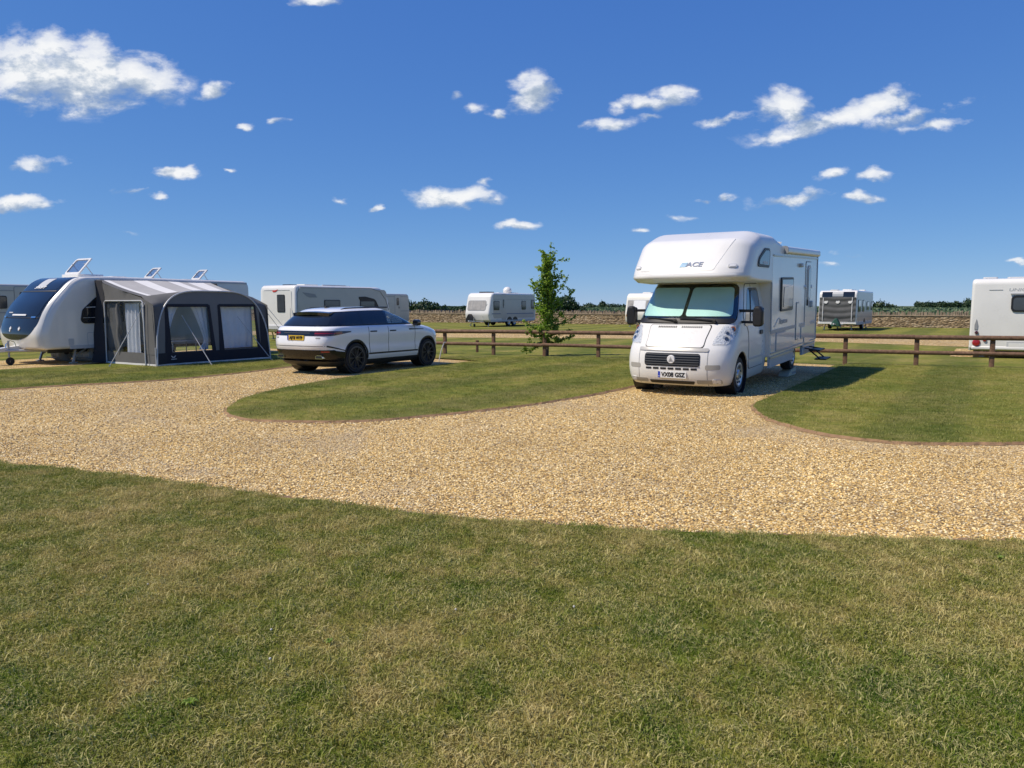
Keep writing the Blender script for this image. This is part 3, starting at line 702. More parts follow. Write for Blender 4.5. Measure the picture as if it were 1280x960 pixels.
# 2. awning on that caravan (built in the caravan's axes)
def awning():
    root = thing('caravan_awning', 'grey and charcoal porch awning with white striped roof and curtained clear windows', 'awning', (-11.87, 24.19, .03), HEAD)
    X0, X1, YC, YF = -2.0, 1.8, 1.16, 3.92; H = (X1 - X0) / 2; XC = (X0 + X1) / 2
    front = lambda x, z: Vector((x, YF - .16 * (z / 2) ** 1.6, z))
    def arch(x):
        a = min(1, abs(x - XC) / H); return 2.03 * (1 - a ** 4.2) ** (1 / 2.3)
    # roof: straight striped sheet from the rail to the front beam, slightly sagging
    zr, zf, yf = 2.36, 1.86, 3.30
    def roof(a, b):
        x = X0 + .02 + (X1 - X0 - .04) * a; y = YC + (yf - YC) * b; sag = .035 * math.sin(math.pi * b) + .012 * math.sin(9 * a + 2 * b)
        return (x, y, zr + (zf - zr) * b - sag + .05 * math.sin(math.pi * a) * b)
    cuts = [0, .06, .105, .30, .42, .60, .70, .78, .93, 1.]; cols = ['fab_grey', 'fab_white', 'fab_light', 'fab_white', 'fab_light', 'fab_white', 'fab_light', 'fab_white', 'fab_light']
    rp = None
    for (a0, a1), c in zip(zip(cuts, cuts[1:]), cols):
        q = patch('roof_panel', M[c], root, lambda a, b, a0=1 - a1, a1=1 - a0: roof(a0 + (a1 - a0) * a, b), 6, 14, 0, .006, (0, 2.5, 0), cosb=False)
    # canopy: from the roof's front edge over to the arched front
    def canopy(a, b):
        x = X0 + (X1 - X0) * a; zt = arch(x); p1 = front(x, max(zt, .0)); p0 = Vector(roof(a, 1.)); 
        if zt < p0.z - .02: p0 = Vector((x, yf + .1, min(p0.z, zt + .25 * (p0.z - zt) + .3)))
        return p0.lerp(p1, b) + Vector((0, 0, .05 * math.sin(math.pi * b)))
    def hood(a, b):
        s_ = 2 * a - 1; sg = 1 if s_ >= 0 else -1; x = XC + H * math.copysign(abs(s_) ** .55, s_) * .9995; z = max(.02, arch(x)); XE = XC + sg * H
        p1 = front(x, z)
        if z < 1.62: p0 = Vector((XE, YF - .03 - .10 * z / 1.62, z))
        elif z < 1.82: p0 = Vector((XE, YF - .13, 1.62)).lerp(Vector(roof(1. if sg > 0 else 0., 1.)), (z - 1.62) / .20)
        else:
            xk = H * (1 - (1.82 / 2.03) ** 2.3) ** (1 / 4.2); k = min(1, abs(x - XC) / xk); p0 = Vector(roof(.5 + .5 * sg * k, 1.))
        return p0.lerp(p1, b) + Vector((0, 0, (.04 if z > 1.62 else 0) * math.sin(math.pi * b)))
    patch('canopy', M['fab_grey'], root, hood, 90, 8, 0, .006, (0, 2.5, 0), cosb=False)
    # gable wall at the camera's left with one window opening, built in strips round the hole
    def gz(y): return 2.33 + (1.84 - 2.33) * (y - YC) / (yf - YC) if y < yf else 1.84 + (1.66 - 1.84) * (y - yf) / (YF - .12 - yf)
    wy0, wy1, wz0, wz1 = 1.56, 3.42, .34, 1.72
    def strip(name, m, ys, zs, x, t=.006, par=None):
        V_, F = [], []
        for y in ys:
            for z in zs: V_.append((x + .012 * math.sin(7 * y + 3 * z), y, min(z, gz(y)) if z < 8 else gz(y)))
        k = len(zs); n0 = len(V_); V_ += [(v[0] - t, v[1], v[2]) for v in V_]
        for i in range(len(ys) - 1):
            for j in range(k - 1):
                q = (i * k + j, (i + 1) * k + j, (i + 1) * k + j + 1, i * k + j + 1)
                if V_[q[0]][2] >= V_[q[3]][2] - 1e-4 and V_[q[1]][2] >= V_[q[2]][2] - 1e-4: continue
                F += [q, tuple(n0 + c for c in reversed(q))]
        return MB().add(V_, F).build(name, M[m], par or root)
    ln = lambda a, b, n: [a + (b - a) * i / n for i in range(n + 1)]
    for sx in (X1, X0):
        w = strip('side_wall', 'fab_grey', ln(wy1, YF - .05, 5), ln(.30, 1.8, 8) + [9], sx)
        strip('wall_header', 'fab_grey', ln(YC + .30, wy1, 12), [wz1, wz1 + .1, wz1 + .25, 9], sx, par=w)
        strip('wall_sill', 'fab_grey', ln(YC + .3, YF - .02, 10), ln(.02, wz0, 4), sx - .004, par=w)
        strip('mudwall', 'fab_white', ln(YC + .3, YF, 10), ln(0, .05, 2), sx + .012, par=w)
        # charcoal strip by the caravan, flared outward at the foot
        V_ = []
        for i in range(11):
            z = gz(YC) * i / 10; fl = .22 * (1 - i / 10) ** 1.5 * (1 if sx > 0 else -1)
            for y in (YC, YC + .18, YC + .36): V_.append((sx + fl * (1 - (y - YC) / .40), y + .06 * math.sin(i), z))
        F = [(i * 3 + j, i * 3 + j + 1, (i + 1) * 3 + j + 1, (i + 1) * 3 + j) for i in range(10) for j in range(2)]
        n0 = len(V_); V2 = V_ + [(v[0] - .01, v[1], v[2]) for v in V_]
        MB().add(V2, F + [tuple(n0 + c for c in reversed(f)) for f in F]).build('corner_strip', M['fab_dark'], root)
        fw = MB()
        pts = [(sx + .02, YC + .42, .02), (sx + .02, YC + .44, 1.70), (sx + .02, YC + .5, wz1 + .03), (sx + .02, wy1 - .05, wz1 + .03), (sx + .02, wy1 + .02, 1.68), (sx + .02, wy1 + .02, .02)]
        fw.tube(pts, .020, 8); fw.build('window_beading', M['lgrey'], root)
        wp = MB().add([(sx - .01, y, z) for y, z in ((wy0 - .1, wz0), (wy1, wz0), (wy1, wz1), (wy0 - .1, wz1))], [(0, 1, 2, 3)]).build('side_window', M['film'], root, smooth=False)
    # rolled door panel and curtains behind the gable window
    MB().tube([(X1 - .05, 2.16 + .03 * math.sin(i * 1.3), .25 + i * .145) for i in range(11)], [.05, .07, .06, .075, .065, .08, .07, .08, .07, .06, .05], 10).build('rolled_door', M['fab_grey'], root)
    MB().add([(X1 - .06, 1.5, .34), (X1 - .06, 2.1, .34), (X1 - .06, 2.1, 1.68), (X1 - .06, 1.5, 1.68)], [(0, 1, 2, 3)]).build('door_flap', M['fab_grey'], root)
    def curtain(p0, p1, z0, z1, n=26, amp=.03, pinch=None, par=None, wide=None):
        """Hanging cloth from p0 to p1 (x,y); pinch = (z, side, keep) gathers it towards one side like a tie-back."""
        V_, F = [], []; p0, p1 = Vector(p0), Vector(p1); d = (p1 - p0); nn = Vector((-d.y, d.x)).normalized(); m = 12
        for j in range(m + 1):
            z = z0 + (z1 - z0) * j / m; kx = 1.; 
            if pinch:
                zp, side, keep = pinch; kx = 1 - (1 - keep) * max(0, 1 - abs(z - zp) / (z1 - zp if z > zp else max(.3, zp - z0) * 1.6)) ** .8
            for i in range(n + 1):
                t = i / n; tt = t * kx if (not pinch or pinch[1] < 0) else 1 - (1 - t) * kx
                q = p0 + d * tt + nn * (amp * math.sin(t * n * .95 + .4 * math.sin(j * .5)))
                V_.append((q.x, q.y, z))
        for j in range(m):
            for i in range(n): F.append((j * (n + 1) + i, j * (n + 1) + i + 1, (j + 1) * (n + 1) + i + 1, (j + 1) * (n + 1) + i))
        n0 = len(V_); V_ = V_ + [(v[0] + nn.x * .004, v[1] + nn.y * .004, v[2]) for v in V_]
        return MB().add(V_, F + [tuple(n0 + c for c in reversed(f)) for f in F]).build('curtain', M['curtain'], par or root)
    curtain((X1 - .12, 2.38), (X1 - .12, 2.98), .30, 1.68, 22)
    curtain((X1 - .12, 3.10), (X1 - .12, 3.46), .30, 1.68, 16, pinch=(.7, 1, .6))
    # front wall: grid with two openings, then coloured bands over it
    w1, w2, fz0, fz1 = (.04, 1.38), (-1.56, -.30), .36, 1.62
    xs = sorted(set(ln(X0, w2[0], 8) + ln(w2[0], w2[1], 8) + ln(w2[1], w1[0], 4) + ln(w1[0], w1[1], 8) + ln(w1[1], X1, 10)))
    zs = ln(.02, fz0, 3) + ln(fz0, fz1, 8)[1:] + ln(fz1, 2.03, 5)[1:]
    def slant(x): return x
    V_, F = [], []; k = len(zs)
    for x in xs:
        for z in zs: V_.append(front(x, min(z, max(arch(x), .02))))
    for i in range(len(xs) - 1):
        xm = (xs[i] + xs[i + 1]) / 2
        for j in range(k - 1):
            zm = (zs[j] + zs[j + 1]) / 2
            if fz0 < zm < fz1 and (w1[0] < xm < w1[1] or w2[0] < xm < w2[1]): continue
            q = (i * k + j, (i + 1) * k + j, (i + 1) * k + j + 1, i * k + j + 1)
            if (V_[q[0]] - V_[q[3]]).length < 1e-4 and (V_[q[1]] - V_[q[2]]).length < 1e-4: continue
            F.append(q)
    n0 = len(V_); V2 = V_ + [v - Vector((0, .006, 0)) for v in V_]
    fwall = MB().add(V2, F + [tuple(n0 + c for c in reversed(f)) for f in F]).build('front_wall', M['fab_light_shaded'], root)
    def band(name, m, pts, off, par=fwall, sub=6):
        """Flat coloured cloth laid over the front: list of (x_left, x_right, z)."""
        V_, F = [], []
        for x0, x1, z in pts:
            for i in range(sub + 1):
                x = x0 + (x1 - x0) * i / sub; V_.append(front(x, min(z, max(arch(x) - .01, .03))) + Vector((0, off, 0)))
        for j in range(len(pts) - 1):
            for i in range(sub): F.append((j * (sub + 1) + i, j * (sub + 1) + i + 1, (j + 1) * (sub + 1) + i + 1, (j + 1) * (sub + 1) + i))
        n0 = len(V_); V_ = V_ + [v - Vector((0, .004, 0)) for v in V_]
        return MB().add(V_, F + [tuple(n0 + c for c in reversed(f)) for f in F]).build(name, M[m], par)
    bd = band('skirt_band', 'fab_navy', [(X0 + .01, X1 - .30, z) for z in ln(.05, fz0 - .02, 3)], .010, sub=12)
    band('corner_skirt', 'fab_dark', [(X1 - .30, X1 - .02, z) for z in ln(.05, fz0 - .02, 3)], .011)
    band('mudwall', 'fab_white', [(X0, X1, .0), (X0, X1, .045)], .02, sub=12)
    band('end_column', 'fab_dark', [(X0 + .02, X0 + .34 - .06 * i / 12, .34 + 1.55 * i / 12) for i in range(13)], .010)
    MB().prism([(0, .0), (.05, .06), (.02, .06), (-.03, .02), (-.08, .06), (-.11, .06), (-.06, 0)], front(1.28, .20) + Vector((0, .012, 0)), (-1, 0, 0), (0, 0, 1), 0, .004).box(tuple(front(1.30, .165) + Vector((0, .016, 0))), (.17, .004, .02)).build('maker_mark', M['lgrey'], bd)
    for (xa, xb) in (w1, w2):
        fr = .075
        b1 = band('window_frame', 'fab_navy', [(xa - .10, xa + .03, fz0 - .02), (xa - .02, xa + .05, fz1 + .02)], .012)
        band('frame_bar', 'fab_navy', [(xb - .05, xb + (.16 if xb > 1 else .12), fz0 - .02), (xb - .03, xb + .06, fz1 + .02)], .012, b1)
        band('frame_bar', 'fab_navy', [(xa - .02, xb + .06, fz1 - .035), (xa + .03, xb + .01, fz1 + .045)], .0125, b1)
        V_ = [front(x, z) - Vector((0, .012, 0)) for z in ln(fz0, fz1, 4) for x in (xa, xb)]
        MB().add(V_, [(2 * j, 2 * j + 1, 2 * j + 3, 2 * j + 2) for j in range(4)]).build('front_window', M['film'], fwall)
    yi = YF - .26
    curtain((w1[1] - .46, yi), (w1[1] + .03, yi), .37, 1.60, 18, .022, pinch=(.62, 1, .16))
    curtain((w1[0] - .03, yi), (w1[0] + .50, yi), .37, 1.60, 18, .022, pinch=(.62, -1, .2))
    curtain((w2[0], yi), (w2[1], yi), .37, 1.60, 34, .018)
    # air beams: arch piping along the front edge, end posts
    pts = []
    for i in range(41):
        a = -1 + 2 * i / 40; x = XC + H * math.copysign(abs(a) ** .55, a); pts.append(front(x, max(.0, arch(x))) + Vector((0, .012, 0)))
    MB().tube(pts, .022, 8).build('arch_piping', M['lgrey'], root)
    MB().tube([(X1 + .01, 3.42, 0), (X1 + .01, 3.40, 1.68)], .014, 6).tube([(X1 + .015, YF - .02, 0), (X1 + .015, YF - .02, .5)], .014, 6).build('piping', M['lgrey'], root)
    MB().tube([(-.17, YF - .22, .0), (-.17, YF - .24, 1.5)], .012, 6).build('piping', M['lgrey'], root)
    # guy ropes with pegs
    for p, q in (((X1 + .02, 3.55, 1.70), (X1 + .75, 2.95, .0)), ((.98, YF - .02, 1.35), (.80, YF + .95, .0)), ((-.85, YF - .02, 1.30), (-1.35, YF + .85, .0)), ((X0, YF - .2, 1.68), (X0 - .9, YF + .75, .0)), ((X0, YF - .3, 1.6), (X0 - 1.15, YF + .1, 0))):
        p, q = Vector(p), Vector(q); md = p.lerp(q, .45)
        g = MB().tube([p, md], .008, 6).tube([md, q], .013, 6).build('guy_rope', M['rope'], root)
        MB().tube([q + Vector((0, 0, .05)), q - Vector((0, 0, .02))], .012, 6).build('ground_peg', M['steel'], g)
    return root
awning()
def world_of(x, y, o=(-11.87, 24.19), h=HEAD): return (o[0] + x * math.cos(h) - y * math.sin(h), o[1] + x * math.sin(h) + y * math.cos(h))
t = thing('folding_table', 'low folding table seen through the left front window of the awning', 'table', (*world_of(.55, 3.1), .03), HEAD)
MB().box((0, 0, .62), (.9, .55, .03)).build('table_top', M['lgrey'], t)
for sx in (-1, 1):
    for sy in (-1, 1): MB().tube([(sx * .38, sy * .22, .61), (sx * .38, sy * .24, 0)], .015, 6).build('leg', M['steel'], t)

# 3. caravan behind the car: rear end towards the camera, awning rail side on the right
def mid_caravan():
    root, sh, b = basic_caravan('white caravan behind the white car, rear window and red badge facing the camera', (-9.3, 38.95), AWAY, -3.2, 3.5, 2.57, 1.2, 'white', .95, .22, .35, rad=.16)
    W = 1.2
    panel('flank', M['silver'], root, (.05, -W, 1.52), 'right', 6.1, 1.84, .25, -.03, .006)
    panel('rear_panel', M['white'], root, (-3.185, 0, 1.45), 'rear', 1.95, 1.75, .08, -.04, .012)
    window(root, (-3.185, -.28, 1.72), 'rear', .52, .82, .06, t=.03)
    MB().prism([(-.2, .02), (.05, .03), (.22, .06), (.12, -.02), (.02, -.06), (-.12, -.06)], (-3.2, .12, 2.31), *FACE['rear'], 0, .012).build('badge', M['redlogo'], root)
    MB().box((-3.2, 0, 2.33), (.014, 1.75, .014)).build('trim_line', M['grey'], root)
    MB().box((-3.22, 0, .60), (.12, 2.1, .22)).build('rear_bumper', M['lgrey'], root, (.04, 3))
    for s in (-1, 1): MB().box((-3.24, s * .9, .82), (.06, .22, .12)).build('tail_light', M['amber'], root, (.02, 2))
    for x, w_ in ((-.85, 1.05),): window(root, (x, -W, 1.62), 'right', w_, .55, .05, t=.03)
    poly = round_poly([(1.05, 1.30, .06), (2.62, 1.30, .1), (2.2, 1.95, .35), (1.45, 2.08, .1), (.95, 2.06, .05), (1.1, 1.85, .05)], 6)
    w = MB().prism(poly, (0, -W, 0), *FACE['right'], -.01, .03).build('window', M['black'], root)
    MB().prism(rrect(1.0, .5, .05, 5, 1.62, 1.58), (0, -W, 0), *FACE['right'], 0, .035).build('pane', M['pane'], w)
    MB().prism([(-2.75, 2.24), (-1.95, 2.16), (-1.82, 2.0), (-2.3, 2.0), (-2.5, 2.06)], (0, -W, 0), *FACE['right'], 0, .012).build('flank_decal', M['grey'], root)
    MB().tube([(-3.05, -W - .01, .5), (-3.05, -W - .01, 2.2), (-2.9, -W - .01, 2.46), (1.9, -W - .01, 2.5), (2.6, -W - .01, 2.35), (3.0, -W - .01, 1.95), (3.25, -W - .01, 1.4)], .018, 6).build('awning_rail', M['grey'], root)
    roof_bits(root, [(-2.4, 0, .5, .5, .06, 'black'), (-1.2, .1, .9, .6, .09, 'cream'), (.2, -.3, .5, .5, .05, 'black'), (1.3, .2, .7, .5, .08, 'white'), (-.3, -.8, 1.6, .08, .07, 'lgrey')], 2.56)
    MB().tube([(-3.25, -.95, .8), (-3.3, -.98, 1.2), (-3.25, -.95, 1.5)], .015, 6).build('grab_rail', M['lgrey'], root)
mid_caravan()
# 4. the caravan half hidden beyond it
def back_caravan():
    root, sh, b = basic_caravan('pale grey caravan half hidden at the front end of the one behind the car', (-10.5, 57.3), AWAY, -3.2, 3.15, 2.5, 1.15, 'silver', .3, .15, .08, rad=.1)
    door(root, 1.75, .55, .62, 1.85, 1.15, 'right', True, 'silver')
    window(root, (-.4, -1.15, 1.6), 'right', .9, .55)
    MB().box((2.5, -1.156, 1.22), (1.0, .01, .05)).build('side_stripe', M['grey'], root)
    MB().box((0, -1.156, 2.3), (5.6, .01, .03)).build('side_stripe', M['grey'], root)
    window(root, (0.5, -1.15, 1.6), 'right', .5, .5)
    roof_bits(root, [(0, 0, .6, .6, .08, 'white')], 2.5)
back_caravan()
# 5. far left, cut by the picture's edge
def edge_caravan():
    root, sh, b = basic_caravan('grey sided caravan behind the black fronted one at the left edge', (-20.0, 31.6), AWAY, -3.2, 3.3, 2.45, 1.15, 'silver', .3, .12, .1, rad=.08)
    for x in (-1.6, .6): 
        window(root, (x, -1.15, 1.75), 'right', 1.0, .5)
    window(root, (2.35, -1.15, 1.75), 'right', .9, .42)
    MB().box((0, -1.156, 1.35), (5.8, .01, .04)).build('side_stripe', M['grey'], root)
    MB().box((0, -1.156, 2.2), (5.8, .01, .03)).build('side_stripe', M['grey'], root)
    door(root, -.5, .55, .62, 1.8, 1.15, 'right', True, 'silver')
    roof_bits(root, [(.8, 0, .6, .5, .09, 'white'), (2.4, 0, .4, .4, .1, 'white')], 2.44)
edge_caravan()
# 6. twin-axle caravan far off with a satellite dome
def dome_caravan():
    root, sh, b = basic_caravan('white twin axle caravan far off with a white satellite dome on its roof', (-.95, 63.2), HEAD, -3.7, 3.4, 2.62, 1.16, 'white', .5, .12, .45, True, rad=.16)
    W = 1.16
    panel('flank', M['silver'], root, (-.35, W, 1.56), 'left', 6.3, 1.86, .2, -.03, .006)
    def zone(name, m, y0, y1, za, zb, off, par, r=.08):
        def g(a, bb):
            i = rrow(bb, zb - za, r); z = za + (zb - za) * bb; return sh.at(y0 + i + (y1 - y0 - 2 * i) * a, z)
        return patch(name, M[m], par, g, 10, 10, off, .012, (1.5, 0, 1.2))
    w = zone('front_window', 'grey', -.95, .78, 1.22, 2.02, .012, root, .15)
    zone('pane', 'panelt', -.90, -.50, 1.27, 1.96, .02, w, .05); zone('pane', 'panelt', -.46, .30, 1.27, 1.96, .02, w, .05); zone('pane', 'panelt', .34, .73, 1.27, 1.96, .02, w, .05)
    MB().bar(Vector(sh.at(.55, .72)) + Vector((.02, 0, 0)), Vector(sh.at(.86, 1.75)) + Vector((.02, 0, 0)), .012, .035).build('front_decal', M['grey'], root)
    MB().prism([(-.34, 0), (.34, 0), (.30, .25), (.05, .62), (-.05, .62), (-.30, .25)], (3.55, -.45, .35), *FACE['front'], -.1, .3).build('hitch_cover', M['black'], root, (.06, 3))
    window(root, (2.35, W, 1.62), 'left', .80, .72, .08, t=.03); door(root, 1.25, .55, .62, 1.95, W, 'left', False, 'silver')
    window(root, (1.35, W, 1.85), 'left', .16, .5, .06, t=.03)
    window(root, (-1.75, W, 1.65), 'left', .65, .72, .08, t=.03); window(root, (-3.2, W, 1.72), 'left', .55, .72, .08, t=.03)
    for x0, x1 in ((1.75, 3.0), (-3.3, .85)): MB().box(((x0 + x1) / 2, W + .008, .98), (x1 - x0, .012, .06)).build('side_stripe', M['blue'], root)
    MB().box((-.3, W + .006, 2.12), (6.2, .012, .025)).build('side_stripe', M['grey'], root)
    roof_bits(root, [(1.7, -.2, 1.0, .8, .12, 'black'), (-1.7, 0, .9, .8, .10, 'white'), (.3, 0, .4, .4, .07, 'white')], 2.6)
    MB().lathe([(.001, 0), (.30, 0), (.36, .12), (.34, .28), (.24, .42), (.10, .49), (.001, .5)], (-.9, .1, 2.66), 24, ax='z').build('satellite_dome', M['white'], root)
dome_caravan()
# 7. cream caravan mostly hidden by the motorhome
def cream_caravan():
    root, sh, b = basic_caravan('cream caravan mostly hidden behind the left side of the motorhome', (11.1, 60.8), HEAD, -3.0, 2.9, 2.55, 1.14, 'cream', .45, .15, .4, rad=.12)
    def zone(name, m, y0, y1, za, zb, off, par, r=.06):
        def g(a, bb):
            i = rrow(bb, zb - za, r); z = za + (zb - za) * bb; return sh.at(y0 + i + (y1 - y0 - 2 * i) * a, z)
        return patch(name, M[m], par, g, 10, 10, off, .012, (1.5, 0, 1.2))
    w = zone('front_window', 'lgrey', -1.0, 1.0, 1.22, 2.06, .012, root, .05)
    zone('pane', 'panelt', -.96, -.52, 1.27, 2.0, .02, w); zone('pane', 'curtain', -.47, .47, 1.27, 2.0, .02, w); zone('pane', 'panelt', .52, .96, 1.27, 2.0, .02, w)
    for s in (-1, 1): zone('front_light', 'amber', s * .96 - .05, s * .96 + .05, .8, .95, .02, root, .02)
    window(root, (1.6, 1.14, 1.6), 'left', .9, .6); roof_bits(root, [(1.0, 0, .7, .7, .12, 'white')], 2.53)
cream_caravan()
# 8. caravan wearing a towing cover
def covered_caravan():
    root, sh, b = basic_caravan('caravan with a charcoal cloth cover buckled over its front and black top window', (23.3, 53.9), HEAD + R(-1), -3.5, 3.2, 2.62, 1.18, 'white', .35, .1, .12, rad=.10)
    W = 1.18
    panel('flank', M['silver'], root, (-.3, W, 1.56), 'left', 6.2, 1.9, .15, -.03, .006)
    def zone(name, m, y0, y1, za, zb, off, par, r=.04, nb=10, wav=0.):
        def g(a, bb):
            i = rrow(bb, zb - za, r); z = za + (zb - za) * bb; y = y0 + i + (y1 - y0 - 2 * i) * a; p = sh.at(y, z)
            return (p[0] + wav * math.sin(bb * 26 + 2.5 * math.sin(a * 3.)) , p[1], p[2])
        return patch(name, M[m], par, g, 12, nb, off, .03, (1.5, 0, 1.2))
    zone('top_window', 'smoke', -1.0, 1.02, 2.18, 2.52, .012, root)
    zone('window_blind', 'band', -.35, .32, 2.22, 2.5, .03, root, .02)
    c = zone('front_cover', 'cover', -1.12, 1.12, .58, 2.17, .04, root, .05, 40, .022)
    for s in (-1, 1): zone('cover_strap', 'lgrey', s * .9 - .025, s * .9 + .025, .6, 2.16, .08, c, .01)
    for y in (-.72, .02, .78): MB().prism([(-.13, 0), (-.08, .11), (.0, .08), (.09, .12), (.13, .03), (.05, -.07), (-.06, -.07)], (sh.at(y, 1.83)[0] + .09, y, 1.83), *FACE['front'], 0, .02).build('reflector', M['whitelogo'], c)
    MB().prism(round_poly([(-1.2, .42, .04), (1.2, .42, .04), (1.2, .52, .04), (-1.2, .52, .04)], 3), (3.2, 0, 0), *FACE['front'], -.1, .06).build('lower_sill', M['white'], root)
    MB().prism([(-.28, 0), (.28, 0), (.24, .24), (.07, .55), (-.07, .55), (-.24, .24)], (3.6, .05, .24), *FACE['front'], -.1, .35).build('hitch_cover', M['green'], root, (.08, 3))
    for x, w_ in ((2.2, .85), (.6, .6), (-1.2, .8), (-2.9, .6)): window(root, (x, W, 1.6), 'left', w_, .8 if x > 0 else .6, .08, t=.03)
    roof_bits(root, [(2.6, -.3, .5, .5, .08, 'lgrey'), (1.2, .3, .9, .6, .12, 'white'), (-1, 0, .8, .8, .13, 'lgrey'), (-2.5, .6, .4, .4, .15, 'white')], 2.6)
covered_caravan()
# 9. caravan at the right edge seen from behind
def right_caravan():
    root, sh, b = basic_caravan('white caravan at the right edge seen from behind, red round tail lights', (17.0, 26.1), AWAY, -3.0, 3.5, 2.45, 1.22, 'white', .5, .2, .3, rad=.10, fl=.27)
    X = -3.0
    f = panel('window', M['black'], root, (X + .012, -.33, 1.68), 'rear', 1.0, .50, .12, -.03, .03)
    panel('pane', M['pane'], f, (X + .012, -.33, 1.67), 'rear', .89, .38, .09, .02, .036); MB().box((X - .01, -.33, 1.97), (.03, 1.05, .035)).build('window_gutter', M['grey'], root)
    text_on('UNICORN', .125, lambda a, b: sh.at(-.18 - a, 2.10 + b, False), M['band'], root, 1.5, .15, .003)
    MB().box((sh.fx(2.10, False) - .004, .58, 2.10), (.012, .36, .014)).build('trim_line', M['grey'], root)
    for y, z, r, m in ((1.02, .46, .115, 'red'), (1.03, .78, .055, 'darkred'), (.80, .56, .06, 'red')):
        for sg in (1, -1):
            MB().lathe([(.001, -.05), (r * .7, -.045), (r, -.01), (r * 1.06, .03), (.001, .03)], (X - .0, sg * y, z), 20, ax='x').build('tail_light', M[m], root)
    for sg in (1, -1): MB().prism([(0, .16), (.045, -.02), (.04, -.16), (-.045, -.16), (-.045, -.02)], (X, sg * 1.05, 1.04), *FACE['rear'], -.01, .012).build('marker_decal', M['grey'], root)
    q = panel('plate_recess', M['lgrey'], root, (X, -.2, .42), 'rear', .85, .20, .02, -.02, .006); panel('plate_holder', M['white'], q, (X, -.2, .405), 'rear', .74, .13, .02, .0, .014)
    MB().box((X + .06, 0, .31), (.16, 2.3, .12)).build('rear_bumper', M['white'], root, (.04, 3))
    for sy in (-1, 1): MB().box((X + .5, sy * .6, .2), (.4, .3, .1)).build('bracket', M['black'], root)
    roof_bits(root, [(-2.3, .75, .45, .4, .07, 'lgrey'), (-1.6, -.35, .9, 1.3, .08, 'lgrey'), (.4, 0, .5, .5, .1, 'white')], 2.44)
    for x in (-1.5, .9): window(root, (x, 1.22, 1.6), 'left', 1., .6)
right_caravan()
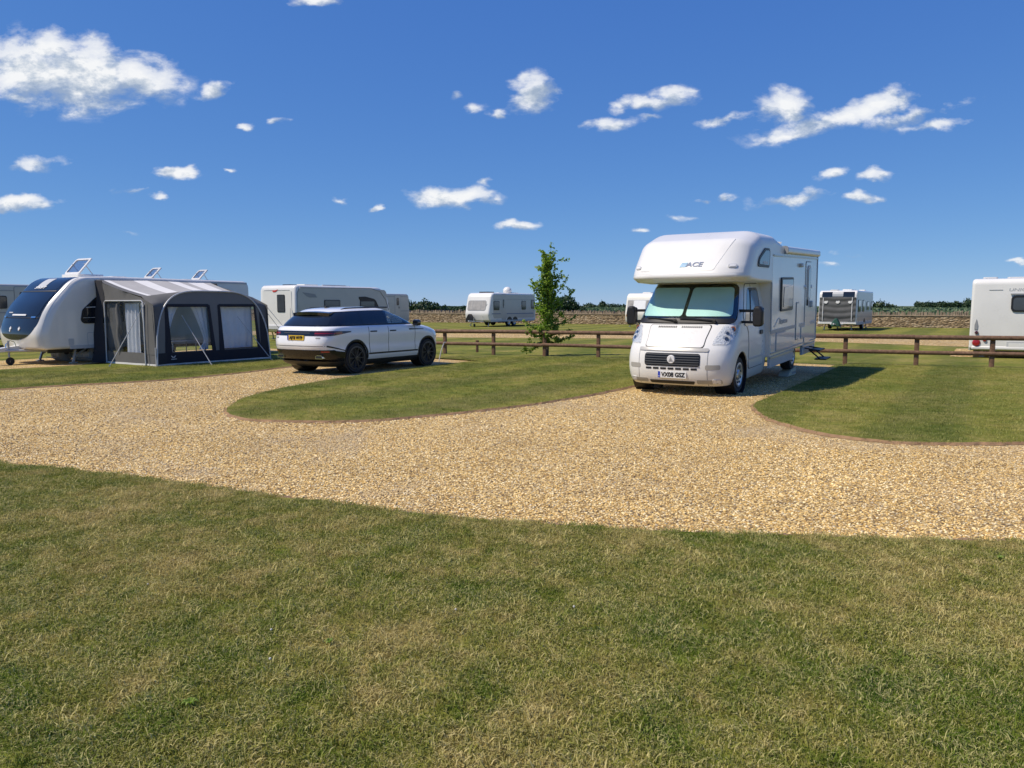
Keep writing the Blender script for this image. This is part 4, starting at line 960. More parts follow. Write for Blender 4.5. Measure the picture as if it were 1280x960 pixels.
# ------------------------------------------------------------------ the motorhome
def motorhome():
    root = thing('motorhome', 'white motorhome with rounded bed pod over its cab and silver blinds behind the windscreen', 'motorhome', (3.45, 14.94, .012), HEAD, None, R(1.9))
    W = 1.12
    keys = ('f', 'cf', 'nf', 'r', 'cr', 'nr', 'w')
    rows = [(.20, .84, .25, 3.2), (.26, .91, .25, 3.2), (.36, .955, .25, 3.2), (.50, .975, .25, 3.2), (.62, .97, .25, 3.2), (.74, .955, .22, 3.1), (.84, .925, .18, 3.0), (.92, .87, .12, 3.0), (1.02, .775, .05, 3.0),
            (1.14, .66, -.05, 3.0), (1.24, .555, -.12, 3.1), (1.32, .45, -.2, 3.3), (1.5, .29, -.35, 3.4), (1.75, .06, -.5, 3.4), (2.0, -.17, -.68, 3.4), (2.14, -.30, -.8, 3.4)]
    ws = pchip([.2, .3, .5, .8, 1.0, 1.3, 1.6, 2.0, 2.14], [.93, .985, 1.015, 1.02, 1.015, .985, .945, .87, .84])
    cab = Loft([(z, f, cf, nf, -1.76, -1.70, 14., ws(z)) for z, f, cf, nf in rows], keys)
    zs = [.20, .23, .26, .31, .36, .43, .5, .56, .62, .68, .74, .79, .84, .88, .92, .97, 1.02, 1.08, 1.14, 1.19, 1.24, 1.28, 1.32, 1.38, 1.44, 1.5, 1.58, 1.66, 1.75, 1.84, 1.92, 2.0, 2.07, 2.14]
    body = cab.mb(zs, 36, 10).build('cab_body', M['white'], root)
    cut(body, [MB().lathe([(.001, s * .62), (.425, s * .62), (.425, s * 1.3), (.001, s * 1.3)], (0, 0, .36), 40) for s in (-1, 1)])
    for s in (-1, 1):
        MB().lathe([(.41, s * .62), (.43, s * .62), (.43, s * 1.0), (.41, s * 1.0)], (0, 0, .36), 40).build('arch_liner', M['black'], body)
    def fz(ya, yb, za, zb, r=.0):         # rectangle on the cab's front by (y, z); ya / yb may be functions of z
        A = ya if callable(ya) else (lambda z: ya); B = yb if callable(yb) else (lambda z: yb)
        def g(a, b):
            z = za + (zb - za) * b; i = rrow(b, zb - za, r) if r else 0; y0, y1 = A(z) + i, B(z) - i
            return cab.end(y0 + (y1 - y0) * a, z)
        return g
    def fp(name, m, ya, yb, za, zb, off, th=.012, r=0., na=20, nb=10, par=None):
        return patch(name, M[m], par or body, fz(ya, yb, za, zb, r), na, nb, off, th, (-.6, 0, 1))
    # windscreen: black surround, blinds, centre strip, glass
    wl = lambda k: (lambda z: k * (ws(z) - .055 - .0 * z))
    scr = patch('windscreen', M['gloss'], root, fz(lambda z: -(ws(z) - .035), lambda z: ws(z) - .035, 1.31, 2.045, .10), 44, 20, .004, .012, (-.8, 0, 1))
    for s in (-1, 1):
        A = (lambda z: .035) if s > 0 else (lambda z: -(ws(z) - .10)); B = (lambda z: ws(z) - .10) if s > 0 else (lambda z: -.035)
        patch('sun_blind', M['blind'], scr, fz(A, B, 1.445, 1.975, .05), 22, 12, .010, .01, (-.8, 0, 1))
    patch('glass', M['glass'], scr, fz(lambda z: -(ws(z) - .05), lambda z: ws(z) - .05, 1.32, 2.03, .09), 40, 12, .017, .004, (-.8, 0, 1))
    fp('cowl', 'black', lambda z: -(ws(z) - .06), lambda z: ws(z) - .06, 1.318, 1.40, .020, .012, .03, 36, 6, scr)
    for y0, y1 in ((.62, -.05), (-.12, -.72)):
        MB().bar(Vector(cab.end(y0, 1.36)) + Vector((.06, 0, .02)), Vector(cab.end(y1, 1.40)) + Vector((.05, 0, .02)), .02, .025).bar(Vector(cab.end(y0, 1.35)) + Vector((.03, 0, .0)), Vector(cab.end(y0, 1.36)) + Vector((.07, 0, .03)), .05, .05).build('wiper', M['black'], scr)
    # bonnet with shut lines, vents
    bn = fp('bonnet', 'white', lambda z: -.55 - .16 * max(0, z - 1.05), lambda z: .55 + .16 * max(0, z - 1.05), .905, 1.285, .013, .03, .05, 30, 14, root)
    fp('bonnet_gap', 'chassis', lambda z: -.565 - .16 * max(0, z - 1.05), lambda z: .565 + .16 * max(0, z - 1.05), .893, 1.30, .002, .01, .05, 30, 14, bn)
    for a, b in ((-.40, -.06), (.06, .42)):
        for k in range(11):
            y = a + (b - a) * k / 10; fp('vent_slot', 'black', y - .010, y + .010, 1.235, 1.262, .0165, .01, 0, 2, 2, bn)
    # silver strip over the grille, grille surround
    fp('nose_strip', 'silver', -.66, .66, .835, .893, .014, .03, .02, 30, 4, root)
    gr = fp('grille', 'black', -.53, .53, .565, .80, .006, .02, .05, 24, 10, root)
    for k in range(5):
        z = .592 + .043 * k; fp('grille_slat', 'slat', -.51, .51, z, z + .015, .024, .02, .004, 24, 3, gr)
    P = Vector(cab.end(0, .69))
    MB().lathe([(.001, .035), (.068, .035), (.078, .02), (.078, -.02), (.001, -.02)], P, 28, ax='x').build('emblem', M['whitelogo'], gr)
    MB().prism([(-.042, -.03), (.042, -.03), (0, .045)], P + Vector((.0, 0, 0)), *FACE['front'], .03, .042).build('emblem_mark', M['band'], gr)
    MB().prism([(-.014, -.012), (.014, -.012), (0, .012)], P + Vector((.0, 0, 0)), *FACE['front'], .03, .046).build('emblem_mark', M['chrome'], gr)
    for k in range(7):
        y0 = -.50 + k * .1445; fp('lower_slot', 'black', y0, y0 + .115, .502, .538, .004, .012, .008, 4, 3, root)
    fp('lower_intake', 'black', lambda z: -.44 + .4 * (.30 - z), lambda z: .44 - .4 * (.30 - z), .235, .295, .004, .012, .02, 20, 5, root)
    # number plate
    O = Vector(cab.end(0, .405)); O.x = cab.end(.26, .405)[0] + .012; O.y = .02
    pl = panel('number_plate', M['plate'], root, O, 'front', .54, .118, .012, -.03, .012); panel('country_band', M['plateblue'], pl, O + Vector((0, -.247, 0)), 'front', .044, .116, .008, .0, .014)
    panel('country_mark', M['plate'], pl, O + Vector((0, -.247, -.03)), 'front', .02, .014, .003, .0, .016)
    text('VX08 GSZ', .108, O + Vector((0, .022, 0)), 'front', M['ink'], pl, 'lettering', .002, .014, .93, 0, .004)
    # bumper seams, fog lamp pockets, tow eyes
    for s in (-1, 1):
        fp('bumper_seam', 'grey', (s * .655 - .006), (s * .655 + .006), .21, .84, .002, .006, 0, 2, 12, root)
        y0, y1 = sorted((s * .62, s * .86)); fp('fog_pocket', 'pocket', y0, y1, .515, .60, .004, .012, .02, 14, 5, root)
        y0, y1 = sorted((s * .47, s * .88)); pk = fp('lower_pocket', 'pocket', y0, y1, .245, .325, .003, .012, .02, 14, 5, root)
        y0, y1 = sorted((s * .73, s * .86)); fp('fog_lamp', 'lamp', y0, y1, .25, .335, .008, .012, .02, 8, 5, pk)
        fp('jack_cap', 'black', s * .41 - .012, s * .41 + .012, .255, .278, .004, .01, .006, 4, 4, root)
        # headlight: tall lens wrapped round the corner
        def hl(a, b, s=s):
            z = .955 + .315 * b; t0 = 31 + 13 * b + 3 * (1 - b) ** 4; t1 = 73 + 9 * b - 16 * (1 - b) ** 2.5 - 7 * max(0, b - .7)
            t = R(t0 + (t1 - t0) * a); n = cab.g('nf', z); w = cab.g('w', z); c, f = cab.g('cf', z), cab.g('f', z)
            return (c + (f - c) * math.cos(t) ** (2 / n), s * w * math.sin(t) ** (2 / n), z)
        h = patch('headlight', M['lamp'], root, hl, 14, 16, .006, .02, (-.6, 0, 1), False, True)
        patch('lens', M['lens'], h, hl, 14, 16, .030, .004, (-.6, 0, 1))
        for a_, b_, r_, m_ in ((.55, .30, .075, 'lgrey'), (.40, .60, .062, 'lgrey'), (.6, .84, .05, 'amber')):
            c_ = Vector(hl(a_, b_)); nrm = Vector((.80, s * .55, .25)).normalized(); ux = Vector((0, 0, 1)).cross(nrm).normalized(); uy = nrm.cross(ux)
            MB().prism([(r_ * math.cos(q * .3927), r_ * math.sin(q * .3927)) for q in range(16)], c_, ux, uy, -.01, .014).build('reflector', M[m_], h)
            MB().prism([(r_ * .5 * math.cos(q * .3927), r_ * .5 * math.sin(q * .3927)) for q in range(16)], c_, ux, uy, 0, .022).build('bulb', M['pane'], h)
        # wheels
        wheel(root, 0, s * .86, .345, .345, .22, s, 'rim'); wheel(root, -4.31, s * .88, .345, .345, .22, s, 'rim')
        MB().bar((-4.31, -.9, .345), (-4.31, .9, .345), .12, .12).build('axle', M['chassis'], root) if s > 0 else None
        # mirrors
        MY = 1.31 if s > 0 else 1.19
        hd = MB().prism(round_poly([(-.085, -.185, .05), (.085, -.185, .06), (.095, .10, .06), (.05, .19, .06), (-.07, .19, .06), (-.10, .05, .05)], 4), (.02, s * MY, 1.44), *FACE['front'], -.08, .07).build('mirror', M['black'], root, (.04, 3))
        MB().bar((-.12, s * .90, 1.54), (-.03, s * (MY - .07), 1.54), .06, .05).bar((-.12, s * .92, 1.33), (-.03, s * (MY - .07), 1.33), .06, .045).build('mirror_arm', M['black'], hd)
        MB().prism(rrect(.15, .33, .04), (-.085, s * MY, 1.44), *FACE['rear'], 0, .012).build('mirror_glass', M['chrome'], hd)
        # cab door: panel with shut line, window, handle
        side = 'left' if s > 0 else 'right'
        def dz(x0, x1, za, zb, r=0.):
            X0 = x0 if callable(x0) else (lambda z: x0); X1 = x1 if callable(x1) else (lambda z: x1)
            def g(a, b):
                z = za + (zb - za) * b; i = rrow(b, zb - za, r) if r else 0; return cab.side(s, X0(z) + i + (X1(z) - X0(z) - 2 * i) * a, z)
            return g
        fr = lambda z: -.50 + .0 * z if z < 1.25 else -.33 - .62 * (z - 1.30) - .12
        dr = patch('cab_door', M['white'], root, dz(lambda z: -1.53, lambda z: (-.46 if z < 1.2 else -.46 + .33 * math.sin(min(1, (z - 1.2) / .25) * math.pi / 2) - .62 * max(0, z - 1.3)), .42, 2.03, .10), 14, 22, .010, .02, (-.8, 0, 1))
        patch('door_gap', M['chassis'], dr, dz(lambda z: -1.545, lambda z: (-.447 if z < 1.2 else -.447 + .33 * math.sin(min(1, (z - 1.2) / .25) * math.pi / 2) - .62 * max(0, z - 1.3)), .405, 2.045, .10), 14, 22, .002, .01, (-.8, 0, 1))
        wx0, wx1 = (lambda z: -1.42), (lambda z: -.22 - .70 * (z - 1.26))
        dw = patch('door_window', M['gloss'], dr, dz(wx0, wx1, 1.24, 1.955, .10), 14, 14, .014, .01, (-.8, 0, 1))
        patch('window_curtain', mat('cab_curtain', (.10, .19, .29), .25, coat=.5, var=.2), dw, dz(lambda z: -1.36, lambda z: -.60 - .50 * (z - 1.3), 1.32, 1.90, .08), 10, 10, .018, .006, (-.8, 0, 1)) if s > 0 else None
        patch('quarter_bar', M['black'], dw, dz(lambda z: -.62 - .45 * (z - 1.3), lambda z: -.58 - .45 * (z - 1.3), 1.28, 1.9), 2, 8, .022, .006, (-.8, 0, 1))
        patch('handle', M['black'], dr, dz(-1.42, -1.22, 1.03, 1.11, .03), 6, 4, .03, .02, (-.8, 0, 1))
        patch('side_moulding', M['lgrey'], dr, dz(-1.5, -.5, .58, .62, .01), 10, 3, .016, .01, (-.8, 0, 1))
    # ---- living body
    bz0, bz1, xb = .52, 2.80, -6.28
    prof = round_poly([(xb, bz0, .04), (-1.70, bz0, .03), (-1.70, bz1, .05), (xb + .06, bz1, .12)], 6)
    hb = Shell(prof, W, .045).mb(4, 2).build('living_body', M['side'], root)
    # pod over the cab
    pod = round_poly([(-1.70, 2.05, .05), (-.55, 2.05, .3), (.30, 2.085, .16), (.53, 2.17, .08), (.505, 2.25, .08), (.44, 2.36, .5), (.02, 2.86, .42), (-.75, 3.055, .9), (-1.75, 3.03, .9), (-2.55, 2.82, .5), (-2.95, 2.76, .04), (-2.9, 2.58, .03), (-1.72, 2.58, .05)], 9)
    shp = Shell(pod, W + .012, .075, lambda x, y: (.10 * (abs(y) / W) ** 2.2 + .42 * (1 - math.sqrt(max(0, 1 - max(0, (abs(y) - W + .50) / .512) ** 2)))) * min(1, max(0, (x + 1.1) / 1.3)), lambda x, y, z: (.22 * (1 - math.sqrt(max(0, 1 - max(0, (abs(y) - W + .36) / .372) ** 2))) * min(1, max(0, (z - 2.45) / .5)) * min(1, max(0, (x + 2.2) / .8))))
    p = shp.mb(6, 30).build('bed_pod', M['white'], root)
    def pz(name, m, y0, y1, za, zb, off, par=p, r=.03, th=.02):
        Y0 = y0 if callable(y0) else (lambda z: y0); Y1 = y1 if callable(y1) else (lambda z: y1)
        def g(a, b):
            z = za + (zb - za) * b; i = rrow(b, zb - za, r); return shp.at(Y0(z) + i + (Y1(z) - Y0(z) - 2 * i) * a, z)
        return patch(name, M[m], par, g, 18, 16, off, th, (-.9, 0, 2.3))
    pz('raised_panel', 'white', lambda z: -.86 + .10 * (z - 2.3), lambda z: .62 + .42 * (z - 2.36), 2.30, 2.88, .006)
    pz('drip_rail', 'white', -.98, .98, 2.165, 2.215, .016, r=.012)
    for y in (-.93, .90): pz('marker_light', 'lgrey', y - .07, y + .07, 2.34, 2.40, .014, r=.025); pz('marker_lens', 'whitelogo', y - .045, y + .045, 2.355, 2.385, .02, r=.01)
    def upv(y, z): return (Vector(shp.at(y, z + .05)) - Vector(shp.at(y, z - .05))).normalized()
    u = upv(.02, 2.40)
    text_on('ACE', .125, lambda a, b: shp.at(.22 + a, 2.40 + .9 * b), M['blue'], p, 1.3, .12, .012, .003)
    c2 = Vector(shp.at(.02, 2.40)); mk = MB()
    for k in range(4): mk.prism([(-.08 + .012 * k, -.055 + k * .03), (.045 + .008 * k, -.055 + k * .03), (.05 + .008 * k, -.036 + k * .03), (-.075 + .012 * k, -.036 + k * .03)], c2, (0, 1, 0), u, .005, .016)
    mk.build('maker_mark', M['sky_blue'], p)
    # bed window in the pod's flank
    for s, side in ((1, 'left'), (-1, 'right')):
        ux = -1 if s > 0 else 1
        o1 = round_poly([(-.50, 2.36, .05), (-1.36, 2.34, .07), (-1.42, 2.72, .10), (-1.02, 2.72, .16), (-.60, 2.53, .18)], 5)
        o2 = round_poly([(-.56, 2.41, .04), (-1.31, 2.39, .05), (-1.37, 2.68, .08), (-1.04, 2.67, .14), (-.66, 2.51, .14)], 5)
        w = MB().prism([(ux * a, b) for a, b in o1], (0, s * (W + .012), 0), *FACE[side], -.05, .016).build('window', M['black'], p)
        MB().prism([(ux * a, b) for a, b in o2], (0, s * (W + .012), 0), *FACE[side], 0, .021).build('pane', M['smoke'], w)
        MB().prism(rrect(.34, .05, .02), (-1.02, s * (W + .012), 2.435), *FACE[side], 0, .025).build('sill_strip', M['lgrey'], w)
    # flank details on the door side
    def lw(x, z, w_, h_, **k): return window(hb, (x, W, z), 'left', w_, h_, **k)
    q = lw(-2.98, 1.79, 1.10, .72, r=.07, t=.03, fw=.05)
    MB().prism(round_poly([(-.42, -.26, .05), (.42, -.26, .05), (.36, .20, .05), (-.36, .16, .05)], 4), (-3.0, W + .036, 1.78), *FACE['left'], 0, .006).build('inner_blind', M['panelt'], q)
    d = door(hb, -5.18, .58, .60, 1.92, W, 'left', False, 'side')
    w = panel('window', M['lgrey'], d, (-5.18, W + .014, 2.0), 'left', .34, .86, .15, -.002, .02); panel('pane', M['pane'], w, (-5.18, W + .014, 2.0), 'left', .22, .72, .10, .016, .026)
    for x in (-4.86, -5.50):
        MB().lathe([(.001, .03), (.035, .03), (.045, 0), (.001, 0)], (x, W, 1.92), 12).build('door_catch', M['whitelogo'], hb)
    MB().box((-5.44, W + .04, 1.5), (.12, .06, .16)).build('handle', M['lgrey'], d, (.02, 2))
    panel('locker_frame', M['grey'], hb, (-4.10, W, 1.15), 'left', .30, .86, .03, -.01, .010); panel('locker_door', M['side'], hb, (-4.10, W, 1.15), 'left', .25, .81, .02, -.0, .016)
    for x, z, w_, h_ in ((-2.55, .80, .85, .40), (-4.75, .86, .5, .3)):
        panel('locker_frame', M['band'], hb, (x, W, z), 'left', w_, h_, .03, -.01, .010); panel('locker_door', M['side'], hb, (x, W, z), 'left', w_ - .05, h_ - .05, .02, 0, .016)
    MB().box((-3.98, W + .003, 1.04), (4.54, .010, .075)).build('side_stripe', M['band'], hb)
    MB().box((-3.98, W + .003, .60), (4.54, .012, .03)).build('side_stripe', M['band'], hb)
    text('Airstream', .17, (-2.75, W, 1.22), 'left', M['band'], hb, 'lettering', .002, .005, 1.1, .3)
    sw = [(-1.9 - .12 * t, 1.14 + .30 * math.sin(t * .52) * (t / 6)) for t in range(7)]
    MB().prism([(-a, b) for a, b in sw] + [(-a, b - .035 * (i % 6 > 0)) for i, (a, b) in reversed(list(enumerate(sw)))][1:-1], (0, W, 0), *FACE['left'], 0, .005).build('side_decal', M['lgrey'], hb)
    for sg in (1, -1):
        for x0, x1 in ((-1.72, -3.84), (-4.78, xb + .05)):
            MB().box(((x0 + x1) / 2, sg * (W - .035), .42), (abs(x1 - x0), .05, .235)).build('side_skirt', M['lgrey'], root)
            MB().box(((x0 + x1) / 2, sg * (W - .012), .50), (abs(x1 - x0), .03, .045)).build('skirt_rail', M['silver'], root)
        MB().box((xb + .04, sg * (W - .03), 1.68), (.09, .09, 2.2)).build('corner_trim', M['band'], hb, (.03, 3))
    MB().box((-1.70, W + .004, 1.55), (.035, .02, 1.0)).build('joint_trim', M['lgrey'], hb)
    # roll-out awning cassette on the roof edge, lamp, tail
    cs = MB().prism(round_poly([(-.07, -.085, .04), (.07, -.085, .05), (.07, .075, .06), (-.07, .075, .03)], 4), (-4.38, W + .02, 2.73), *FACE['front'], -1.72, 1.72).build('awning_cassette', M['white'], root)
    MB().prism(round_poly([(-.075, -.09, .04), (.075, -.09, .05), (.075, .08, .06), (-.075, .08, .03)], 4), (-2.66, W + .02, 2.73), *FACE['front'], 0, .03).build('end_cap', M['grey'], cs)
    MB().box((-4.3, W + .03, 2.42), (.18, .06, .09)).build('awning_lamp', M['lgrey'], hb, (.02, 2))
    MB().box((-3.98, W + .012, 2.60), (4.5, .03, .03)).build('gutter', M['silver'], hb)
    st = MB().box((-5.35, W + .22, .40), (.62, .26, .035)).bar((-5.08, W - .1, .46), (-5.08, W + .30, .40), .03, .03).bar((-5.62, W - .1, .46), (-5.62, W + .30, .40), .03, .03)
    for x in (-5.1, -5.6): st.bar((x, W + .1, .40), (x, W + .34, .20), .03, .03)
    st.box((-5.35, W + .36, .19), (.62, .26, .03)); st.build('entry_step', M['black'], root)
    fr = MB()
    for s in (-1, 1): fr.bar((.2, s * .45, .34), (-6.2, s * .45, .40), .08, .14)
    fr.build('chassis', M['chassis'], root)
    for s in (-1, 1): MB().bar((-5.7, s * .7, .46), (-5.62, s * .75, .16), .05, .05).build('corner_steady', M['black'], root)
    panel('rear_window', M['pane'], hb, (xb, 0, 1.8), 'rear', 1.2, .6, .08, 0, .03)
    for s in (-1, 1): MB().box((xb - .01, s * .95, .85), (.03, .14, .5)).build('tail_light', M['red'], hb)
    roof_bits(root, [(-3.7, 0, .7, .7, .09, 'white'), (-5.3, .2, .5, .5, .10, 'white')], 2.79)
    MB().tube([(-4.6, .5, 2.8), (-4.6, .5, 2.95)], .02, 6).lathe([(.001, 2.93), (.10, 2.94), (.12, 2.98), (.001, 3.0)], (-4.6, .5, 0), 16, ax='z').build('aerial', M['white'], root)
    return root
motorhome()
for s, lab in ((1, 'pale yellow levelling ramp wedged under the rear wheel nearest the entry step of the motorhome'), (-1, 'pale yellow levelling ramp under the far rear wheel of the motorhome')):
    x, y = -4.31 + .03, s * .88; ca, sa = math.cos(HEAD), math.sin(HEAD)
    t = thing('levelling_ramp', lab, 'ramp', (3.45 + x * ca - y * sa, 14.94 + x * sa + y * ca, .012), HEAD, 'levelling ramps')
    m = MB().prism([(.36, 0), (-.50, 0), (-.50, .21), (-.36, .21), (-.25, .165), (-.02, .145), (.05, .11), (.2, .08)], (0, 0, 0), (1, 0, 0), (0, 0, 1), -.11, .11)
    m.build('wedge', M['ramp'], t)
    g = MB()
    for k in range(3): g.box((-.503, 0, .04 + .06 * k), (.012, .2, .03))
    for k in range(3): g.box((-.40 + .14 * k, -.112, .06), (.1, .008, .05)).box((-.40 + .14 * k, .112, .06), (.1, .008, .05))
    g.build('recess_ribs', M['grey'], t)

# ------------------------------------------------------------------ the white estate car
def car():
    rz = math.atan2(.859, .512)
    root = thing('parked_car', 'white sports utility car with black roof pillars and yellow rear plate, parked beside the awning', 'car', (-3.87, 20.45, .012), rz)
    keys = ('f', 'cf', 'nf', 'r', 'cr', 'nr', 'w')
    def warp(p):
        x, y, z = p
        if z > 1.02: z -= .045 * max(0, (z - 1.02) / .6) * max(0, (-.1 - x) / 1.6) ** 2 + .02 * max(0, (z - 1.1) / .5) * max(0, (x - .1)) ** 2
        return (x, y, zm(z))
    zm = pchip([0, .30, .50, .90, 1.07, 1.30, 1.50, 1.70], [0, .30, .555, .98, 1.15, 1.345, 1.485, 1.645]); izm = pchip([0, .30, .555, .98, 1.15, 1.345, 1.485, 1.645], [0, .30, .50, .90, 1.07, 1.30, 1.50, 1.70])
    rows = [(.30, 2.10, 1.45, 2.6, -2.22, -1.75, 3.2, .90), (.38, 2.22, 1.45, 2.6, -2.36, -1.75, 3.4, .945), (.50, 2.28, 1.45, 2.7, -2.45, -1.75, 3.6, .957), (.62, 2.30, 1.45, 2.7, -2.50, -1.78, 3.8, .946),
            (.74, 2.29, 1.40, 2.7, -2.49, -1.8, 3.8, .957), (.86, 2.24, 1.30, 2.6, -2.46, -1.8, 3.6, .962), (.93, 2.12, 1.15, 2.5, -2.44, -1.8, 3.6, .955), (.99, 1.90, .95, 2.5, -2.42, -1.78, 3.5, .945), (1.035, 1.60, .8, 2.5, -2.39, -1.75, 3.4, .93), (1.07, 1.15, .5, 2.6, -2.35, -1.7, 3.4, .905)]
    lo = Loft(rows, keys, warp)
    zs = [.30, .34, .38, .44, .5, .56, .62, .68, .74, .8, .86, .895, .93, .96, .99, 1.015, 1.035, 1.055, 1.07]
    body = lo.mb(zs, 36, 14).build('body', M['carwhite'], root)
    XF, XR = 1.437, -1.437
    cut(body, [MB().lathe([(.001, s * .60), (.405, s * .60), (.405, s * 1.3), (.001, s * 1.3)], (x, 0, .385), 44) for s in (-1, 1) for x in (XF, XR)])
    # greenhouse: black shell with a window tunnel cut through at the front doors
    g = [(1.055, 1.20, .45, 2.8, -2.33, -1.7, 3.2, .895), (1.12, 1.07, .40, 2.8, -2.29, -1.65, 3.2, .878), (1.25, .80, .2, 2.8, -2.19, -1.55, 3.2, .832), (1.38, .52, 0, 2.8, -2.07, -1.45, 3.2, .782), (1.50, .25, -.2, 2.8, -1.95, -1.35, 3.2, .728), (1.56, .10, -.3, 2.7, -1.88, -1.3, 3., .69), (1.61, -.05, -.4, 2.6, -1.80, -1.2, 2.8, .62), (1.64, -.2, -.5, 2.5, -1.7, -1.1, 2.6, .50), (1.655, -.4, -.6, 2.4, -1.5, -1., 2.4, .3)]
    gh = Loft(g, keys, warp)
    gz = [1.055, 1.09, 1.12, 1.18, 1.25, 1.32, 1.38, 1.44, 1.50, 1.53, 1.56, 1.585, 1.61, 1.625, 1.64, 1.655]
    cabin = gh.mb(gz, 32, 12).build('cabin', M['gloss'], root)
    tun = round_poly([(-.18, 1.195, .04), (.84, 1.195, .03), (.20, 1.475, .06), (-.10, 1.485, .04)], 4)
    wsn = rrect(1.30, .26, .05, 4, 0, 1.34)
    cut(cabin, [MB().prism(tun, (0, 0, 0), *FACE['right'], -1.3, 1.3), MB().prism(wsn, (0, 0, 0), *FACE['front'], -.02, 1.6)])
    patch('windscreen', M['tint'], cabin, lambda a, b: gh.end((2 * a - 1) * .68, 1.11 + .40 * b), 14, 8, .004, .005, (-.4, 0, 1.2))
    for s in (-1, 1):
        def gs(x0, x1, za, zb, r=.03, s=s):
            X0 = x0 if callable(x0) else (lambda z: x0); X1 = x1 if callable(x1) else (lambda z: x1)
            def f(a, b):
                z = za + (zb - za) * b; i = rrow(b, zb - za, r); return gh.side(s, X0(z) + i + (X1(z) - X0(z) - 2 * i) * a, z)
            return f
        patch('front_door_window', M['tint'], cabin, gs(-.19, lambda z: .87 - 1.62 * (z - 1.11), 1.11, 1.53), 12, 10, .004, .005, (-.4, 0, 1.2))
        patch('rear_door_window', M['smoke'], cabin, gs(-1.12, -.27, 1.11, 1.535, .04), 12, 10, .004, .008, (-.4, 0, 1.2))
        patch('quarter_window', M['smoke'], cabin, gs(lambda z: -1.95 + .75 * (z - 1.11), -1.20, 1.13, 1.50, .06), 12, 10, .004, .008, (-.4, 0, 1.2))
        patch('waist_trim', M['black'], cabin, gs(-2.0, .98, 1.072, 1.10, .01), 30, 3, .008, .01, (-.4, 0, 1.2))
    MB().lathe([(.165, -.012), (.18, 0), (.165, .012), (.15, 0)], (.42, -.36, 1.17), 24, ax='x').build('steering_wheel', M['black'], root)
    for s in (-1, 1):
        MB().prism(rrect(.46, .55, .12), (-.12, s * .36, 1.05), *FACE['front'], -.06, .06).box((-.12, s * .36, 1.40), (.1, .24, .15)).build('seat', M['seatleather'], root)
    # floating white roof and black spoiler
    rk = Loft([(q[0], q[1] + .006, q[2], q[3], q[4] - .006, q[5], q[6], q[7] + .006) for q in g], keys, lambda p: warp((p[0], p[1], p[2] + .006)))
    roof = rk.mb([1.545, 1.56, 1.585, 1.61, 1.625, 1.64, 1.655], 32, 12).build('roof', M['carwhite'], root)
    for s in (-1, 1):
        MB().tube([(x, s * (.60 - .03 * abs(x + .7)), warp((x, 0, 1.625 - (.035 if abs(x + .65) > .85 else 0)))[2] + .012) for x in (-1.55, -1.4, -1.1, -.65, -.2, .05, .18)], .017, 8).build('roof_rail', M['black'], roof)
    MB().prism([(.12, 0), (-.10, 0), (-.12, .075), (-.04, .06)], (-1.38, 0, warp((-1.38, 0, 1.62))[2]), (1, 0, 0), (0, 0, 1), -.035, .035).build('aerial', M['black'], roof, (.01, 2))
    def sp(a, b):
        y = (2 * a - 1) * .60; x = -1.86 - .22 * b + .10 * abs(2 * a - 1) ** 2.5
        return (x, y, 1.508 - .02 * b - .03 * (2 * a - 1) ** 2)
    patch('spoiler', M['gloss'], root, sp, 20, 6, .0, .075, (-1.9, 0, 1.2), cosb=False)
    def rearp(name, m, L_, y0, y1, za, zb, off, par=body, r=.02, th=.012, na=24, nb=8):
        Y0 = y0 if callable(y0) else (lambda z: y0); Y1 = y1 if callable(y1) else (lambda z: y1)
        def f(a, b):
            z = za + (zb - za) * b; i = rrow(b, zb - za, r); return L_.end(Y0(z) + i + (Y1(z) - Y0(z) - 2 * i) * a, z, True)
        return patch(name, M[m], par, f, na, nb, off, th, (-1., 0, .9))
    rearp('rear_window', 'smoke', gh, lambda z: -(gh.g('w', z) - .14), lambda z: gh.g('w', z) - .14, 1.10, 1.49, .005, cabin, .05)
    # tailgate band, lamps wrapping the corners
    rearp('tailgate_band', 'gloss', lo, -.60, .60, .845, .960, .006, body, .008)
    rearp('tailgate_lettering_bar', 'chassis', lo, -.42, .42, .905, .918, .009, body, .004)
    def wrap(s, za, zb, x_end, tip):
        def f(a, b):           # runs from the tail (a = 0) round the corner and forward along the flank
            z = za + (zb - za) * b
            if a < .5:
                y = .56 + (lo.g('w', z) * .93 - .56) * (a / .5); q = lo.end(y, z, True); return (q[0], s * q[1], q[2])
            xs = lo.end(lo.g('w', z) * .93, z, True)[0]; t = (a - .5) / .5; zz = z if z > (za + zb) / 2 else z
            zz = za + (zb - za) * (b * (1 - t * tip) + t * tip * .85); return lo.side(s, xs + (x_end - xs) * t, zz)
        return f
    for s in (-1, 1):
        l = patch('tail_light', M['darkred'], root, wrap(s, .848, .960, -1.62, .8), 30, 6, .010, .02, (-1., 0, .9))
        patch('lamp_strip', M['red'], l, wrap(s, .895, .912, -1.95, .2), 24, 3, .013, .01, (-1., 0, .9))
        # bumper crease, black lower bumper, reflector
        patch('bumper_crease', M['black'], body, (lambda s: lambda a, b: lo.side(s, -2.33 + .52 * a, .60 - .10 * a + .035 * b * (1 - .5 * a)))(s), 12, 3, .004, .01, (-1., 0, .9))
        patch('sill_strip', M['black'], body, (lambda s: lambda a, b: lo.side(s, -.98 + 1.96 * a, .405 + .03 * b))(s), 20, 2, .006, .01, (0, 0, .6))
        patch('sill', M['lgrey'] if False else M['carwhite'], body, (lambda s: lambda a, b: lo.side(s, -.99 + 1.98 * a, .31 + .085 * b))(s), 20, 3, .012, .02, (0, 0, .6))
